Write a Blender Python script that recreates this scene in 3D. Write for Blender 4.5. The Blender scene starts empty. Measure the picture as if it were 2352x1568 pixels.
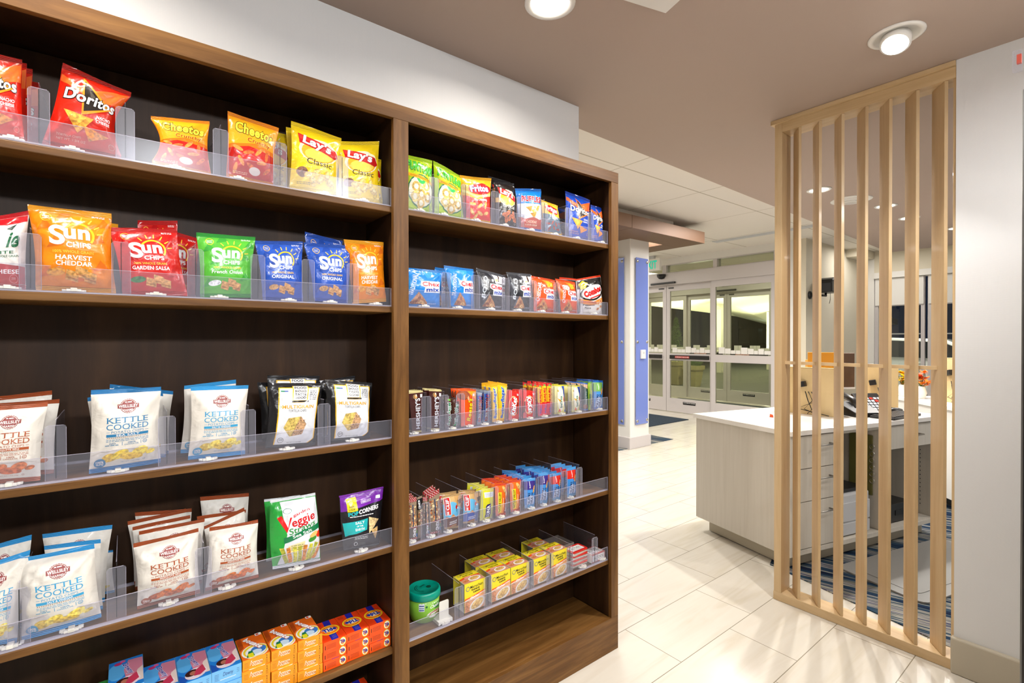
import bpy, bmesh, math, random
import numpy as np
from mathutils import Vector, Matrix
from mathutils.geometry import tessellate_polygon
# ---------------------------------------------------------------- camera, world, lights, exposure
S = bpy.context.scene
COL = S.collection
R = math.radians
cd = bpy.data.cameras.new('camera'); cam = bpy.data.objects.new('camera', cd); COL.objects.link(cam)
cd.sensor_fit = 'HORIZONTAL'; cd.sensor_width = 36; cd.lens = 36*1135/2352
cd.clip_start = .02; cd.clip_end = 200
cam.location = (0, 0, 1.4); cam.rotation_euler = (R(90-.34), R(.05), R(-38.0))
S.camera = cam
S.view_settings.view_transform = 'Standard'; S.view_settings.look = 'None'
S.view_settings.gamma = 1; S.view_settings.use_curve_mapping = False
S.view_settings.exposure = 0.27
w = bpy.data.worlds.new('night'); S.world = w; w.use_nodes = True
w.node_tree.nodes['Background'].inputs[0].default_value = (.012, .018, .035, 1)
w.node_tree.nodes['Background'].inputs[1].default_value = .6
def area(name, loc, size, power, color=(1, .93, .84), rot=(0, 0, 0), shape='DISK', spread=150, sy=None):
    l = bpy.data.lights.new(name, 'AREA'); l.shape = shape; l.size = size; l.energy = power
    if sy: l.size_y = sy
    l.color = color; l.spread = R(spread)
    o = bpy.data.objects.new(name, l); COL.objects.link(o); o.location = loc; o.rotation_euler = rot
    return o
ZT, ZW = 2.56, 2.92          # tan soffit and white ceiling heights
WARM, NEUT, COOL = (1, .91, .80), (1, .965, .92), (.96, .98, 1)
# downlights of the shop corner (x, y, power)
SHOP = [(1.16, 1.27, 6), (-.25, 1.27, 10), (-1.6, 1.27, 7)]
for x, y, p in SHOP: area('downlight_lamp', (x, y, ZT-.012), .15, p, WARM, spread=160)
# unseen fill lamps behind the camera, added to brighten the shelves
for x, y, p, rx, ry in [(.2, -1.0, 21, 38, 0), (1.3, -1.0, 22, 38, 0), (-.9, -1.0, 15, 38, 0)]:
    area('shelf_fill_lamp', (x, y, ZT-.03), .25, p, COOL, (R(rx), R(ry), 0), spread=140)
area('aisle_fill_lamp', (1.55, -.2, ZT-.02), .6, 22, NEUT, shape='SQUARE', spread=170)  # unseen fill, added to lift the aisle and the right wall
area('aisle_fill_lamp', (-.6, -2.2, ZT-.02), .6, 16, NEUT, shape='SQUARE', spread=170)  # second added fill, out of view behind the camera
area('spot_lamp', (2.33, .59, ZT-.06), .05, 13, NEUT, (R(12), R(20), 0), spread=120)
# lobby
for x, y, p in [(4.27, 1.57, 17), (5.25, 1.40, 13), (6.3, 1.38, 8), (7.2, 1.2, 8), (4.3, -.6, 10), (5.9, -.6, 10), (7.4, -.8, 10)]:
    area('lobby_downlight_lamp', (x, y, ZT-.012), .06, p*1.8, NEUT, spread=165)
for x, y, p in [(3.3, 3.2, 24), (6.0, 2.9, 22), (7.0, 7.3, 24), (3.0, 5.6, 24), (5.2, 6.8, 22), (9.4, 2.55, 8)]:
    area('lobby_fill_lamp', (x, y, ZW-.02), .7, p*1.7, NEUT, shape='SQUARE', spread=175)  # unseen ceiling fill, added to brighten the lobby
for y in (4.6, 6.8): area('vestibule_lamp', (9.25, y, ZW-.02), .3, 22, (1, .96, .8), spread=170)
for x, y, p in ((11.6, 6.6, 90), (15.5, 8.0, 40), (12.4, 2.4, 130)): area('outdoor_fill_lamp', (x, y, 3.0), .4, p, (1, .93, .78), spread=170)  # unseen lamps added outdoors to brighten the planters and the car
for x, y in ((17.0, 10.3), (22.0, 9.6), (27.5, 9.0)): area('soffit_fill_lamp', (x, y, .3), 1.5, 420, (1, .94, .80), (R(180), 0, 0), spread=160)  # unseen ground discs facing up, added to brighten the canopy soffit

# ---------------------------------------------------------------- materials
def lin(c):
    if isinstance(c, str):
        c = c.lstrip('#'); c = [int(c[i:i+2], 16)/255 for i in (0, 2, 4)]
        return tuple(x/12.92 if x <= .04045 else ((x+.055)/1.055)**2.4 for x in c)
    return tuple(c)
MC = {}
def bs(m): return m.node_tree.nodes['Principled BSDF']
def new(name, col, rough=.5, metal=0, coat=0, spec=.5, emit=None, es=0):
    m = bpy.data.materials.new(name); m.use_nodes = True; b = bs(m)
    b.inputs['Base Color'].default_value = (*lin(col), 1); b.inputs['Roughness'].default_value = rough
    b.inputs['Metallic'].default_value = metal; b.inputs['Coat Weight'].default_value = coat
    b.inputs['Coat Roughness'].default_value = .08; b.inputs['Specular IOR Level'].default_value = spec
    if emit is not None:
        b.inputs['Emission Color'].default_value = (*lin(emit), 1); b.inputs['Emission Strength'].default_value = es
    return m
def N(m, t, **k):
    n = m.node_tree.nodes.new(t)
    for a, v in k.items(): setattr(n, a, v)
    return n
def L(m, a, b): m.node_tree.links.new(a, b)
def ramp(m, stops):
    r = N(m, 'ShaderNodeValToRGB'); e = r.color_ramp.elements
    e[0].position = stops[0][0]; e[0].color = (*lin(stops[0][1]), 1)
    e[1].position = stops[-1][0]; e[1].color = (*lin(stops[-1][1]), 1)
    for p, c in stops[1:-1]:
        q = e.new(p); q.color = (*lin(c), 1)
    return r
def mapped(m, scale, coord='Object', rot=(0, 0, 0), loc=(0, 0, 0)):
    tc = N(m, 'ShaderNodeTexCoord'); mp = N(m, 'ShaderNodeMapping')
    mp.inputs['Scale'].default_value = scale; mp.inputs['Rotation'].default_value = rot; mp.inputs['Location'].default_value = loc
    L(m, tc.outputs[coord], mp.inputs['Vector']); return mp
def bump(m, h, strength, dist=.002):
    b = N(m, 'ShaderNodeBump'); b.inputs['Strength'].default_value = strength; b.inputs['Distance'].default_value = dist
    L(m, h, b.inputs['Height']); L(m, b.outputs[0], bs(m).inputs['Normal'])
def wood(name, cols, scale, rough=.4, coat=0, bumps=.1):
    m = new(name, cols[0], rough, coat=coat)
    mp = mapped(m, scale)
    n1 = N(m, 'ShaderNodeTexNoise'); n1.inputs['Scale'].default_value = 1; n1.inputs['Detail'].default_value = 6; n1.inputs['Roughness'].default_value = .65
    n1.inputs['Distortion'].default_value = .6
    L(m, mp.outputs[0], n1.inputs['Vector'])
    k = len(cols); r = ramp(m, [(.3+.4*i/(k-1), c) for i, c in enumerate(cols)])
    L(m, n1.outputs[0], r.inputs[0]); L(m, r.outputs[0], bs(m).inputs['Base Color'])
    bump(m, n1.outputs[0], bumps, .0006)
    if 'walnut' in name: bs(m).inputs['Specular IOR Level'].default_value = .3
    return m
M = {}
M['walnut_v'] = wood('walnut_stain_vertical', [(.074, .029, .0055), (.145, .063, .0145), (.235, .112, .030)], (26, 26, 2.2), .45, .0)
M['walnut_h'] = wood('walnut_stain_horizontal', [(.074, .029, .0055), (.145, .063, .0145), (.235, .112, .030)], (2.2, 26, 26), .45, .0)
M['walnut_in'] = wood('walnut_panel_shaded', [(.016, .0055, .0012), (.033, .013, .0038), (.060, .026, .008)], (9, 9, 1.1), .5, 0)  # frame walnut darkened: the shade inside the bays is put into the colour
M['maple'] = wood('pale_maple', [(.55, .37, .185), (.64, .455, .245), (.70, .525, .31)], (16, 16, 1.2), .42, .1, .05)
M['maple_h'] = wood('pale_maple_lengthwise', [(.55, .37, .185), (.64, .455, .245), (.70, .525, .31)], (16, 1.2, 16), .42, .1, .05)
M['laminate'] = wood('grey_oak_laminate', [(.57, .53, .46), (.61, .57, .50), (.64, .60, .53)], (45, 45, 1.4), .5, 0, .03)
M['plywood'] = wood('birch_plywood', [(.66, .47, .22), (.72, .54, .28)], (5, 5, 1.5), .45)
M['bronze'] = new('bronze_metal_panel', (.19, .105, .062), .45, .3)
def fabricwall(name, col):
    m = new(name, col, .75, spec=.25)
    mp = mapped(m, (1, 1, 1))
    a = N(m, 'ShaderNodeTexWave'); a.wave_type = 'BANDS'; a.bands_direction = 'X'; a.inputs['Scale'].default_value = 75; a.inputs['Distortion'].default_value = 1.5
    b2 = N(m, 'ShaderNodeTexWave'); b2.wave_type = 'BANDS'; b2.bands_direction = 'Z'; b2.inputs['Scale'].default_value = 75; b2.inputs['Distortion'].default_value = 1.5
    c2 = N(m, 'ShaderNodeTexWave'); c2.wave_type = 'BANDS'; c2.bands_direction = 'Y'; c2.inputs['Scale'].default_value = 75; c2.inputs['Distortion'].default_value = 1.5
    for q in (a, b2, c2): L(m, mp.outputs[0], q.inputs['Vector'])
    s1 = N(m, 'ShaderNodeMath', operation='ADD'); L(m, a.outputs[1], s1.inputs[0]); L(m, b2.outputs[1], s1.inputs[1])
    s2 = N(m, 'ShaderNodeMath', operation='ADD'); L(m, s1.outputs[0], s2.inputs[0]); L(m, c2.outputs[1], s2.inputs[1])
    bump(m, s2.outputs[0], .12, .0008)
    return m
M['wall'] = fabricwall('woven_white_wallcovering', (.77, .775, .78))
M['cream'] = new('cream_paint', (.72, .66, .53), .7, spec=.2)
M['whitepaint'] = new('white_paint', (.80, .78, .74), .6, spec=.3)
M['tan'] = new('taupe_ceiling_paint', (.46, .365, .31), .8, spec=.15)
M['base'] = new('baseboard_greige', (.50, .45, .35), .4)
M['alu'] = new('white_door_frame', (.60, .56, .555), .35)
M['black'] = new('black_plastic', (.012, .012, .013), .35)
M['darkm'] = new('dark_metal', (.03, .03, .032), .4, .6)
M['steel'] = new('brushed_steel', (.55, .52, .48), .28, 1)
M['whitepl'] = new('ivory_plastic', (.78, .76, .68), .35)
M['countertop'] = new('white_quartz', (.84, .81, .77), .16)
M['greypl'] = new('light_grey_plastic', (.55, .56, .58), .4)
M['rubber'] = new('grey_mat_rubber', (.27, .265, .25), .55)
M['orangepl'] = new('amber_folder', (.88, .38, .02), .35)
M['brownpan'] = new('dark_brown_panel', (.085, .045, .025), .4)
M['leaf'] = new('evergreen_leaf', (.10, .20, .03), .6)
M['pot'] = new('cream_planter', (.60, .52, .25), .6)
M['carpaint'] = new('silver_white_car_paint', (.55, .57, .56), .25, .2, coat=.6)
M['darkglass'] = new('dark_car_glass', (.01, .012, .014), .05)
M['asphalt'] = new('asphalt', (.07, .075, .075), .8)
M['emit'] = new('lamp_diffuser', (1, 1, 1), .5, emit=(1, .95, .86), es=9)
M['emit2'] = new('street_lamp_glow', (1, 1, 1), .5, emit=(.55, .75, 1), es=25)
M['exitglow'] = new('exit_green_glow', (.01, .3, .2), .5, emit=(.0, .36, .22), es=1.0)
M['trim'] = new('white_lamp_trim', (.82, .8, .76), .35)
def thinglass(name, tint, gloss=.04, rough=.0, refl=(1, 1, 1), k=.75):
    m = bpy.data.materials.new(name); m.use_nodes = True; nt = m.node_tree; nt.nodes.clear()
    o = N(m, 'ShaderNodeOutputMaterial'); t = N(m, 'ShaderNodeBsdfTransparent'); g = N(m, 'ShaderNodeBsdfGlossy'); x = N(m, 'ShaderNodeMixShader')
    lw = N(m, 'ShaderNodeLayerWeight'); lw.inputs['Blend'].default_value = .28
    ml = N(m, 'ShaderNodeMath', operation='MULTIPLY_ADD'); ml.inputs[1].default_value = k; ml.inputs[2].default_value = gloss
    L(m, lw.outputs['Fresnel'], ml.inputs[0]); ml.use_clamp = True
    t.inputs[0].default_value = (*lin(tint), 1); g.inputs[0].default_value = (*refl, 1); g.inputs['Roughness'].default_value = rough
    L(m, ml.outputs[0], x.inputs[0]); L(m, t.outputs[0], x.inputs[1]); L(m, g.outputs[0], x.inputs[2]); L(m, x.outputs[0], o.inputs[0])
    return m
for _n, _k in (('acrylic', .055), ('acrylic_fin', .018), ('acrylic_plate', .075)):
    M[_n] = _m = thinglass('clear_'+_n, (.95, .95, .975), .012, .22, k=.06)
    _o = [n for n in _m.node_tree.nodes if n.type == 'OUTPUT_MATERIAL'][0]; _x = _o.inputs[0].links[0].from_node
    _d = N(_m, 'ShaderNodeBsdfDiffuse'); _d.inputs[0].default_value = (.72, .73, .84, 1); _y = N(_m, 'ShaderNodeMixShader'); _y.inputs[0].default_value = _k  # bluish diffuse share paints the haze of reflections into the acrylic
    L(_m, _x.outputs[0], _y.inputs[1]); L(_m, _d.outputs[0], _y.inputs[2]); L(_m, _y.outputs[0], _o.inputs[0])
M['acrylic_edge'] = new('acrylic_polished_edge', (.60, .57, .68), .2)
bs(M['acrylic_edge']).inputs['Alpha'].default_value = .5
M['glass'] = thinglass('door_glass', (.84, .86, .78), .01)
M['winglass'] = thinglass('window_glass', (.9, .93, .92), .02)
M['blueglass'] = new('blue_back_painted_glass', (.17, .235, .60), .12, coat=.3)
# floor tile
m = new('cream_porcelain_tile', (.7, .64, .54), .22); M['floor'] = m
tc = N(m, 'ShaderNodeTexCoord'); sp = N(m, 'ShaderNodeSeparateXYZ'); L(m, tc.outputs['Object'], sp.inputs[0])
def mth(m, op, a, b=None, c=None):
    n = N(m, 'ShaderNodeMath', operation=op)
    for i, v in enumerate((a, b, c)):
        if v is None: continue
        if isinstance(v, (int, float)): n.inputs[i].default_value = v
        else: L(m, v, n.inputs[i])
    return n.outputs[0]
yr = mth(m, 'DIVIDE', mth(m, 'SUBTRACT', sp.outputs[1], .922), .3055)
row = mth(m, 'FLOOR', yr); fy = mth(m, 'FRACT', yr)
xr = mth(m, 'DIVIDE', mth(m, 'SUBTRACT', mth(m, 'SUBTRACT', sp.outputs[0], 1.68), mth(m, 'MULTIPLY', row, .2075)), .61)
colx = mth(m, 'FLOOR', xr); fx = mth(m, 'FRACT', xr)
g1 = mth(m, 'LESS_THAN', mth(m, 'ABSOLUTE', mth(m, 'SUBTRACT', fy, .5)), .5-.0055)
g2 = mth(m, 'LESS_THAN', mth(m, 'ABSOLUTE', mth(m, 'SUBTRACT', fx, .5)), .5-.0028)
tilemask = mth(m, 'MULTIPLY', g1, g2)
cb = N(m, 'ShaderNodeCombineXYZ'); L(m, colx, cb.inputs[0]); L(m, row, cb.inputs[1])
wn = N(m, 'ShaderNodeTexWhiteNoise'); L(m, cb.outputs[0], wn.inputs['Vector'])
vm = N(m, 'ShaderNodeVectorMath', operation='MULTIPLY_ADD'); L(m, wn.outputs['Color'], vm.inputs[0]); vm.inputs[1].default_value = (9, 9, 0); L(m, tc.outputs['Object'], vm.inputs[2])
mp = N(m, 'ShaderNodeMapping'); mp.inputs['Scale'].default_value = (.9, 7.5, 1); mp.inputs['Rotation'].default_value = (0, 0, .25); L(m, vm.outputs[0], mp.inputs[0])
no = N(m, 'ShaderNodeTexNoise'); no.inputs['Scale'].default_value = 1.6; no.inputs['Detail'].default_value = 7; no.inputs['Distortion'].default_value = 1.2; L(m, mp.outputs[0], no.inputs['Vector'])
rp = ramp(m, [(.3, (.59, .54, .445)), (.42, (.63, .585, .505)), (.55, (.655, .615, .54)), (.75, (.64, .60, .52))]); L(m, no.outputs[0], rp.inputs[0])
mx = N(m, 'ShaderNodeMix', data_type='RGBA'); L(m, tilemask, mx.inputs['Factor']); mx.inputs['A'].default_value = (.26, .23, .17, 1); L(m, rp.outputs[0], mx.inputs['B'])
L(m, mx.outputs['Result'], bs(m).inputs['Base Color'])
bump(m, tilemask, .5, .001)
# ceiling tiles of the lobby
m = new('white_ceiling_tile', (.82, .77, .70), .8, spec=.2); M['ctile'] = m
tc = N(m, 'ShaderNodeTexCoord'); sp = N(m, 'ShaderNodeSeparateXYZ'); L(m, tc.outputs['Object'], sp.inputs[0])
fx = mth(m, 'FRACT', mth(m, 'DIVIDE', mth(m, 'SUBTRACT', sp.outputs[0], 1.29+.95), 1.235))
fy = mth(m, 'FRACT', mth(m, 'DIVIDE', mth(m, 'SUBTRACT', sp.outputs[1], 2.86), 1.22))
g1 = mth(m, 'LESS_THAN', mth(m, 'ABSOLUTE', mth(m, 'SUBTRACT', fy, .5)), .5-.006)
g2 = mth(m, 'LESS_THAN', mth(m, 'ABSOLUTE', mth(m, 'SUBTRACT', fx, .5)), .5-.004)
mx = N(m, 'ShaderNodeMix', data_type='RGBA'); L(m, mth(m, 'MULTIPLY', g1, g2), mx.inputs['Factor']); mx.inputs['A'].default_value = (.5, .44, .35, 1); mx.inputs['B'].default_value = (.82, .77, .70, 1)
L(m, mx.outputs['Result'], bs(m).inputs['Base Color'])
# striped carpet
m = new('blue_striped_carpet', (.1, .15, .3), .95, spec=.1); M['carpet'] = m
mp = mapped(m, (1, 1, 1), rot=(0, 0, R(-15)))
sp = N(m, 'ShaderNodeSeparateXYZ'); L(m, mp.outputs[0], sp.inputs[0])
cb = N(m, 'ShaderNodeCombineXYZ'); L(m, mth(m, 'MULTIPLY', sp.outputs[0], 55), cb.inputs[0]); L(m, mth(m, 'MULTIPLY', sp.outputs[1], 1.3), cb.inputs[1])
no = N(m, 'ShaderNodeTexNoise'); no.inputs['Scale'].default_value = 1; no.inputs['Detail'].default_value = 3; L(m, cb.outputs[0], no.inputs['Vector'])
cb2 = N(m, 'ShaderNodeCombineXYZ'); L(m, mth(m, 'MULTIPLY', sp.outputs[0], 7), cb2.inputs[0]); L(m, mth(m, 'MULTIPLY', sp.outputs[1], .8), cb2.inputs[1])
no2 = N(m, 'ShaderNodeTexNoise'); no2.inputs['Scale'].default_value = 1; no2.inputs['Detail'].default_value = 2; L(m, cb2.outputs[0], no2.inputs['Vector'])
sm = mth(m, 'ADD', mth(m, 'MULTIPLY', no.outputs[0], .55), mth(m, 'MULTIPLY', no2.outputs[0], .45))
rp = ramp(m, [(.38, (.008, .012, .032)), (.45, (.014, .035, .075)), (.49, (.04, .075, .105)), (.515, (.15, .145, .12)), (.55, (.36, .345, .30)), (.6, (.022, .025, .09)), (.66, (.24, .235, .21))])
for e in rp.color_ramp.elements: pass
L(m, sm, rp.inputs[0]); L(m, rp.outputs[0], bs(m).inputs['Base Color']); bump(m, no.outputs[0], .6, .003)
m = new('charcoal_entrance_mat', (.035, .05, .07), .95, spec=.1); M['matblue'] = m
mp = mapped(m, (1, 1, 1)); no = N(m, 'ShaderNodeTexNoise'); no.inputs['Scale'].default_value = 120; L(m, mp.outputs[0], no.inputs['Vector'])
rp = ramp(m, [(.35, (.02, .03, .045)), (.65, (.06, .08, .11))]); L(m, no.outputs[0], rp.inputs[0]); L(m, rp.outputs[0], bs(m).inputs['Base Color'])
def ink(hexc, fin='film'):
    """printed packaging surface of one colour; fin: film (glossy), matte, card, foil, food"""
    k = (hexc, fin)
    if k in MC: return MC[k]
    r, c, me = {'film': (.26, .18, 0), 'matte': (.42, .05, 0), 'card': (.45, .1, 0), 'crimp': (.26, .18, 0), 'crimpm': (.42, .05, 0), 'foil': (.28, .1, .75), 'food': (.5, .1, 0)}[fin]
    m = new('print_%s_%s' % (hexc.strip('#'), fin), hexc, r, me, c)
    if fin == 'food':
        mp = mapped(m, (1, 1, 1)); no = N(m, 'ShaderNodeTexNoise'); no.inputs['Scale'].default_value = 160; no.inputs['Detail'].default_value = 3
        L(m, mp.outputs[0], no.inputs['Vector']); b = lin(hexc)
        rp = ramp(m, [(.35, tuple(x*.55 for x in b)), (.5, b), (.68, tuple(min(1, x*1.35+.03) for x in b))])
        L(m, no.outputs[0], rp.inputs[0]); L(m, rp.outputs[0], bs(m).inputs['Base Color'])
    if fin in ('film', 'matte'):
        mp = mapped(m, (1, 1, 1)); no = N(m, 'ShaderNodeTexNoise'); no.inputs['Scale'].default_value = 38; no.inputs['Detail'].default_value = 2; no.inputs['Distortion'].default_value = .7
        L(m, mp.outputs[0], no.inputs['Vector']); bump(m, no.outputs[0], .38, .006)
    if fin in ('crimp', 'crimpm'):
        mp = mapped(m, (1, 1, 1)); wv = N(m, 'ShaderNodeTexWave'); wv.bands_direction = 'Z'; wv.inputs['Scale'].default_value = 95; wv.inputs['Distortion'].default_value = .4
        L(m, mp.outputs[0], wv.inputs['Vector']); bump(m, wv.outputs[1], .8, .002)
    MC[k] = m; return m

# ---------------------------------------------------------------- object helpers
def tag(o, label=None, cat=None, group=None, kind=None):
    if label: o['label'] = label
    if cat: o['category'] = cat
    if group: o['group'] = group
    if kind: o['kind'] = kind
    return o
def root(name, label, cat, loc=(0, 0, 0), rz=0, group=None):
    o = bpy.data.objects.new(name, None); COL.objects.link(o); o.location = loc; o.rotation_euler = (0, 0, rz); o.empty_display_size = .05
    return tag(o, label, cat, group)
class MB:
    def __init__(s): s.v = []; s.f = []; s.m = []; s.mats = []; s.sm = []
    def mi(s, m):
        if m not in s.mats: s.mats.append(m)
        return s.mats.index(m)
    def add(s, vs, fs, m, smooth=False):
        b = len(s.v); s.v += [tuple(x) for x in vs]; k = s.mi(m)
        for f in fs: s.f.append(tuple(b+i for i in f)); s.m.append(k); s.sm.append(smooth)
        return s
    def box(s, x0, x1, y0, y1, z0, z1, m, T=None):
        vs = [(x, y, z) for z in (z0, z1) for y in (y0, y1) for x in (x0, x1)]
        if T: vs = [T @ Vector(v) for v in vs]
        return s.add(vs, [(0, 2, 3, 1), (4, 5, 7, 6), (0, 1, 5, 4), (2, 6, 7, 3), (0, 4, 6, 2), (1, 3, 7, 5)], m)
    def prism(s, pts, z0, z1, m, axis='Z', T=None, smooth=False):
        """polygon pts extruded along axis. axis Y: pts are (x,z)"""
        n = len(pts)
        def P(p, h): return {'Z': (p[0], p[1], h), 'Y': (p[0], h, p[1]), 'X': (h, p[0], p[1])}[axis]
        vs = [P(p, z0) for p in pts]+[P(p, z1) for p in pts]
        if T: vs = [T @ Vector(v) for v in vs]
        fs = [tuple(range(n))[::-1], tuple(range(n, 2*n))]
        b = len(s.v); s.v += [tuple(x) for x in vs]; k = s.mi(m)
        for f in fs: s.f.append(tuple(b+i for i in f)); s.m.append(k); s.sm.append(False)
        for i in range(n):
            j = (i+1) % n; s.f.append((b+i, b+j, b+n+j, b+n+i)); s.m.append(k); s.sm.append(smooth)
        return s
    def lathe(s, prof, m, n=28, c=(0, 0, 0), T=None, smooth=True):
        vs = []; fs = []
        for r, z in prof:
            for i in range(n): a = 2*math.pi*i/n; vs.append((c[0]+r*math.cos(a), c[1]+r*math.sin(a), c[2]+z))
        for k in range(len(prof)-1):
            for i in range(n): j = (i+1) % n; fs.append((k*n+i, k*n+j, (k+1)*n+j, (k+1)*n+i))
        fs.append(tuple(range(n))[::-1]); fs.append(tuple(range((len(prof)-1)*n, len(prof)*n)))
        if T: vs = [T @ Vector(v) for v in vs]
        return s.add(vs, fs, m, smooth)
    def tube(s, pts, r, m, n=8):
        pts = [Vector(p) for p in pts]; vs = []; fs = []
        for i, p in enumerate(pts):
            d = (pts[min(i+1, len(pts)-1)]-pts[max(i-1, 0)]).normalized()
            u = d.orthogonal().normalized(); 
            if abs(d.z) < .99: u = d.cross(Vector((0, 0, 1))).normalized()
            else: u = Vector((1, 0, 0))
            w_ = d.cross(u)
            for k in range(n): a = 2*math.pi*k/n; vs.append(p+u*(r*math.cos(a))+w_*(r*math.sin(a)))
        for i in range(len(pts)-1):
            for k in range(n): j = (k+1) % n; fs.append((i*n+k, i*n+j, (i+1)*n+j, (i+1)*n+k))
        fs += [tuple(range(n))[::-1], tuple(range((len(pts)-1)*n, len(pts)*n))]
        return s.add(vs, fs, m, True)
    def build(s, name, parent=None, bevel=0, fix=True):
        me = bpy.data.meshes.new(name); me.from_pydata(s.v, [], s.f)
        for m in s.mats: me.materials.append(m)
        me.polygons.foreach_set('material_index', s.m); me.polygons.foreach_set('use_smooth', s.sm)
        if fix:
            bm = bmesh.new(); bm.from_mesh(me); bmesh.ops.recalc_face_normals(bm, faces=bm.faces); bm.to_mesh(me); bm.free()
        me.update()
        o = bpy.data.objects.new(name, me); COL.objects.link(o)
        if parent is not None: o.parent = parent
        if bevel:
            b = o.modifiers.new('bevel', 'BEVEL'); b.width = bevel; b.segments = 2; b.limit_method = 'ANGLE'; b.angle_limit = R(40)
        return o
def rrect(x0, x1, y0, y1, r, n=4, corners=(1, 1, 1, 1)):
    pts = []
    for (cx, cy, a0), on in zip(((x1-r, y1-r, 0), (x0+r, y1-r, 90), (x0+r, y0+r, 180), (x1-r, y0+r, 270)), corners):
        if on:
            for i in range(n+1): a = R(a0+90*i/n); pts.append((cx+r*math.cos(a), cy+r*math.sin(a)))
        else: pts.append({0: (x1, y1), 90: (x0, y1), 180: (x0, y0), 270: (x1, y0)}[a0])
    return pts
def Tz(x, y, z, a): return Matrix.Translation((x, y, z)) @ Matrix.Rotation(a, 4, 'Z')
# ---------------------------------------------------------------- printed artwork on packaging
TXT = {}
def text_mesh(s, bold, sp=None):
    k = (s, bold, sp)
    if k not in TXT:
        cu = bpy.data.curves.new('lettering', 'FONT'); cu.body = s; cu.size = 1; cu.offset = bold; cu.resolution_u = 4 if len(s) < 11 else 2
        cu.space_character = sp or 1.0+1.6*max(0, bold)
        o = bpy.data.objects.new('lettering', cu); me = bpy.data.meshes.new_from_object(o)
        n = len(me.vertices); co = np.empty(n*3); me.vertices.foreach_get('co', co)
        TXT[k] = (co.reshape(-1, 3)[:, :2].copy(), [tuple(p.vertices) for p in me.polygons])
        bpy.data.objects.remove(o); bpy.data.curves.remove(cu); bpy.data.meshes.remove(me)
    return TXT[k]
def rot2(a):
    a = R(a); return np.array([[math.cos(a), -math.sin(a)], [math.sin(a), math.cos(a)]])
def _txt(c, s, cx, cy, w, h, rot=0, sh=0, b=.0, fin=None, ob=None):
    sp = 1.0+1.6*max(0, b if ob is None else (b+ob)/2)
    ref, fs = text_mesh(s, b, sp); co = ref
    if ob is not None: co, fs = text_mesh(s, ob, sp)
    lo, hi = ref.min(0), ref.max(0); m = (lo+hi)/2; d = hi-lo
    p = (co-m)/np.maximum(d, 1e-6)*np.array([w, h]); p[:, 0] += p[:, 1]*sh
    p = p @ rot2(rot).T+np.array([cx, cy])
    return (c, p, fs, fin)
def T(c, s, cx, cy, w, h, rot=0, sh=0, b=.012, fin=None): return [_txt(c, s, cx, cy, w, h, rot, sh, b, fin)]
def O(co_, c, s, cx, cy, w, h, rot=0, sh=0, b=.012, ob=.06, fin=None):
    f = _txt(c, s, cx, cy, w, h, rot, sh, b, fin)
    sp = 1.0+1.6*max(0, (b+ob)/2); ref, fs = text_mesh(s, b, sp); lo, hi = ref.min(0), ref.max(0); m = (lo+hi)/2; d = hi-lo
    res = []
    for bb, col in ((ob, co_), (b, c)):
        co, fs = text_mesh(s, bb, sp); p = (co-m)/np.maximum(d, 1e-6)*np.array([w, h]); p[:, 0] += p[:, 1]*sh
        res.append((col, p @ rot2(rot).T+np.array([cx, cy]), fs, fin))
    return res
def P(c, *pts, fin=None):
    p = np.array(pts, float); t = tessellate_polygon([[Vector((*q, 0)) for q in pts]])
    return [(c, p, [tuple(x) for x in t], fin)]
def E(c, cx, cy, rx, ry, rot=0, n=18, fin=None, a0=0, a1=360):
    a = np.radians(np.linspace(a0, a1, n, endpoint=(a1-a0) < 360))
    p = np.stack([rx*np.cos(a), ry*np.sin(a)], 1) @ rot2(rot).T+np.array([cx, cy])
    return [(c, p, [tuple(range(len(p)))], fin)]
def Q(c, x0, y0, x1, y1, rot=0, fin=None):
    m = np.array([(x0+x1)/2, (y0+y1)/2]); p = np.array([(x0, y0), (x1, y0), (x1, y1), (x0, y1)])-m
    return [(c, p @ rot2(rot).T+m, [(0, 1, 2, 3)], fin)]
def G(c, cx, cy, r0, r1, a0=0, a1=360, n=20, sy=1, fin=None):      # ring or arc
    a = np.radians(np.linspace(a0, a1, n)); v = np.stack([np.cos(a), np.sin(a)*sy], 1)
    p = np.concatenate([v*r0, v*r1])+np.array([cx, cy])
    return [(c, p, [(i, i+1, n+i+1, n+i) for i in range(n-1)], fin)]
def star(c, cx, cy, r, n=24, k=.93, fin=None):
    a = np.radians(np.linspace(0, 360, 2*n, endpoint=False)); rr = np.where(np.arange(2*n) % 2, r*k, r)
    p = np.stack([rr*np.cos(a), rr*np.sin(a)], 1)+np.array([cx, cy]); return [(c, p, [tuple(range(2*n))], fin)]
def lines(c, cx, cy, w, n, dy, h=.006, seed=1):                       # small print as ragged dashes
    r = random.Random(seed); o = []
    for i in range(n):
        x = cx-w/2; y = cy-i*dy
        while x < cx+w/2-.01:
            l = min(r.uniform(.015, .05), cx+w/2-x); o += Q(c, x, y, x+l, y+h); x += l+.008
    return o
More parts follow.
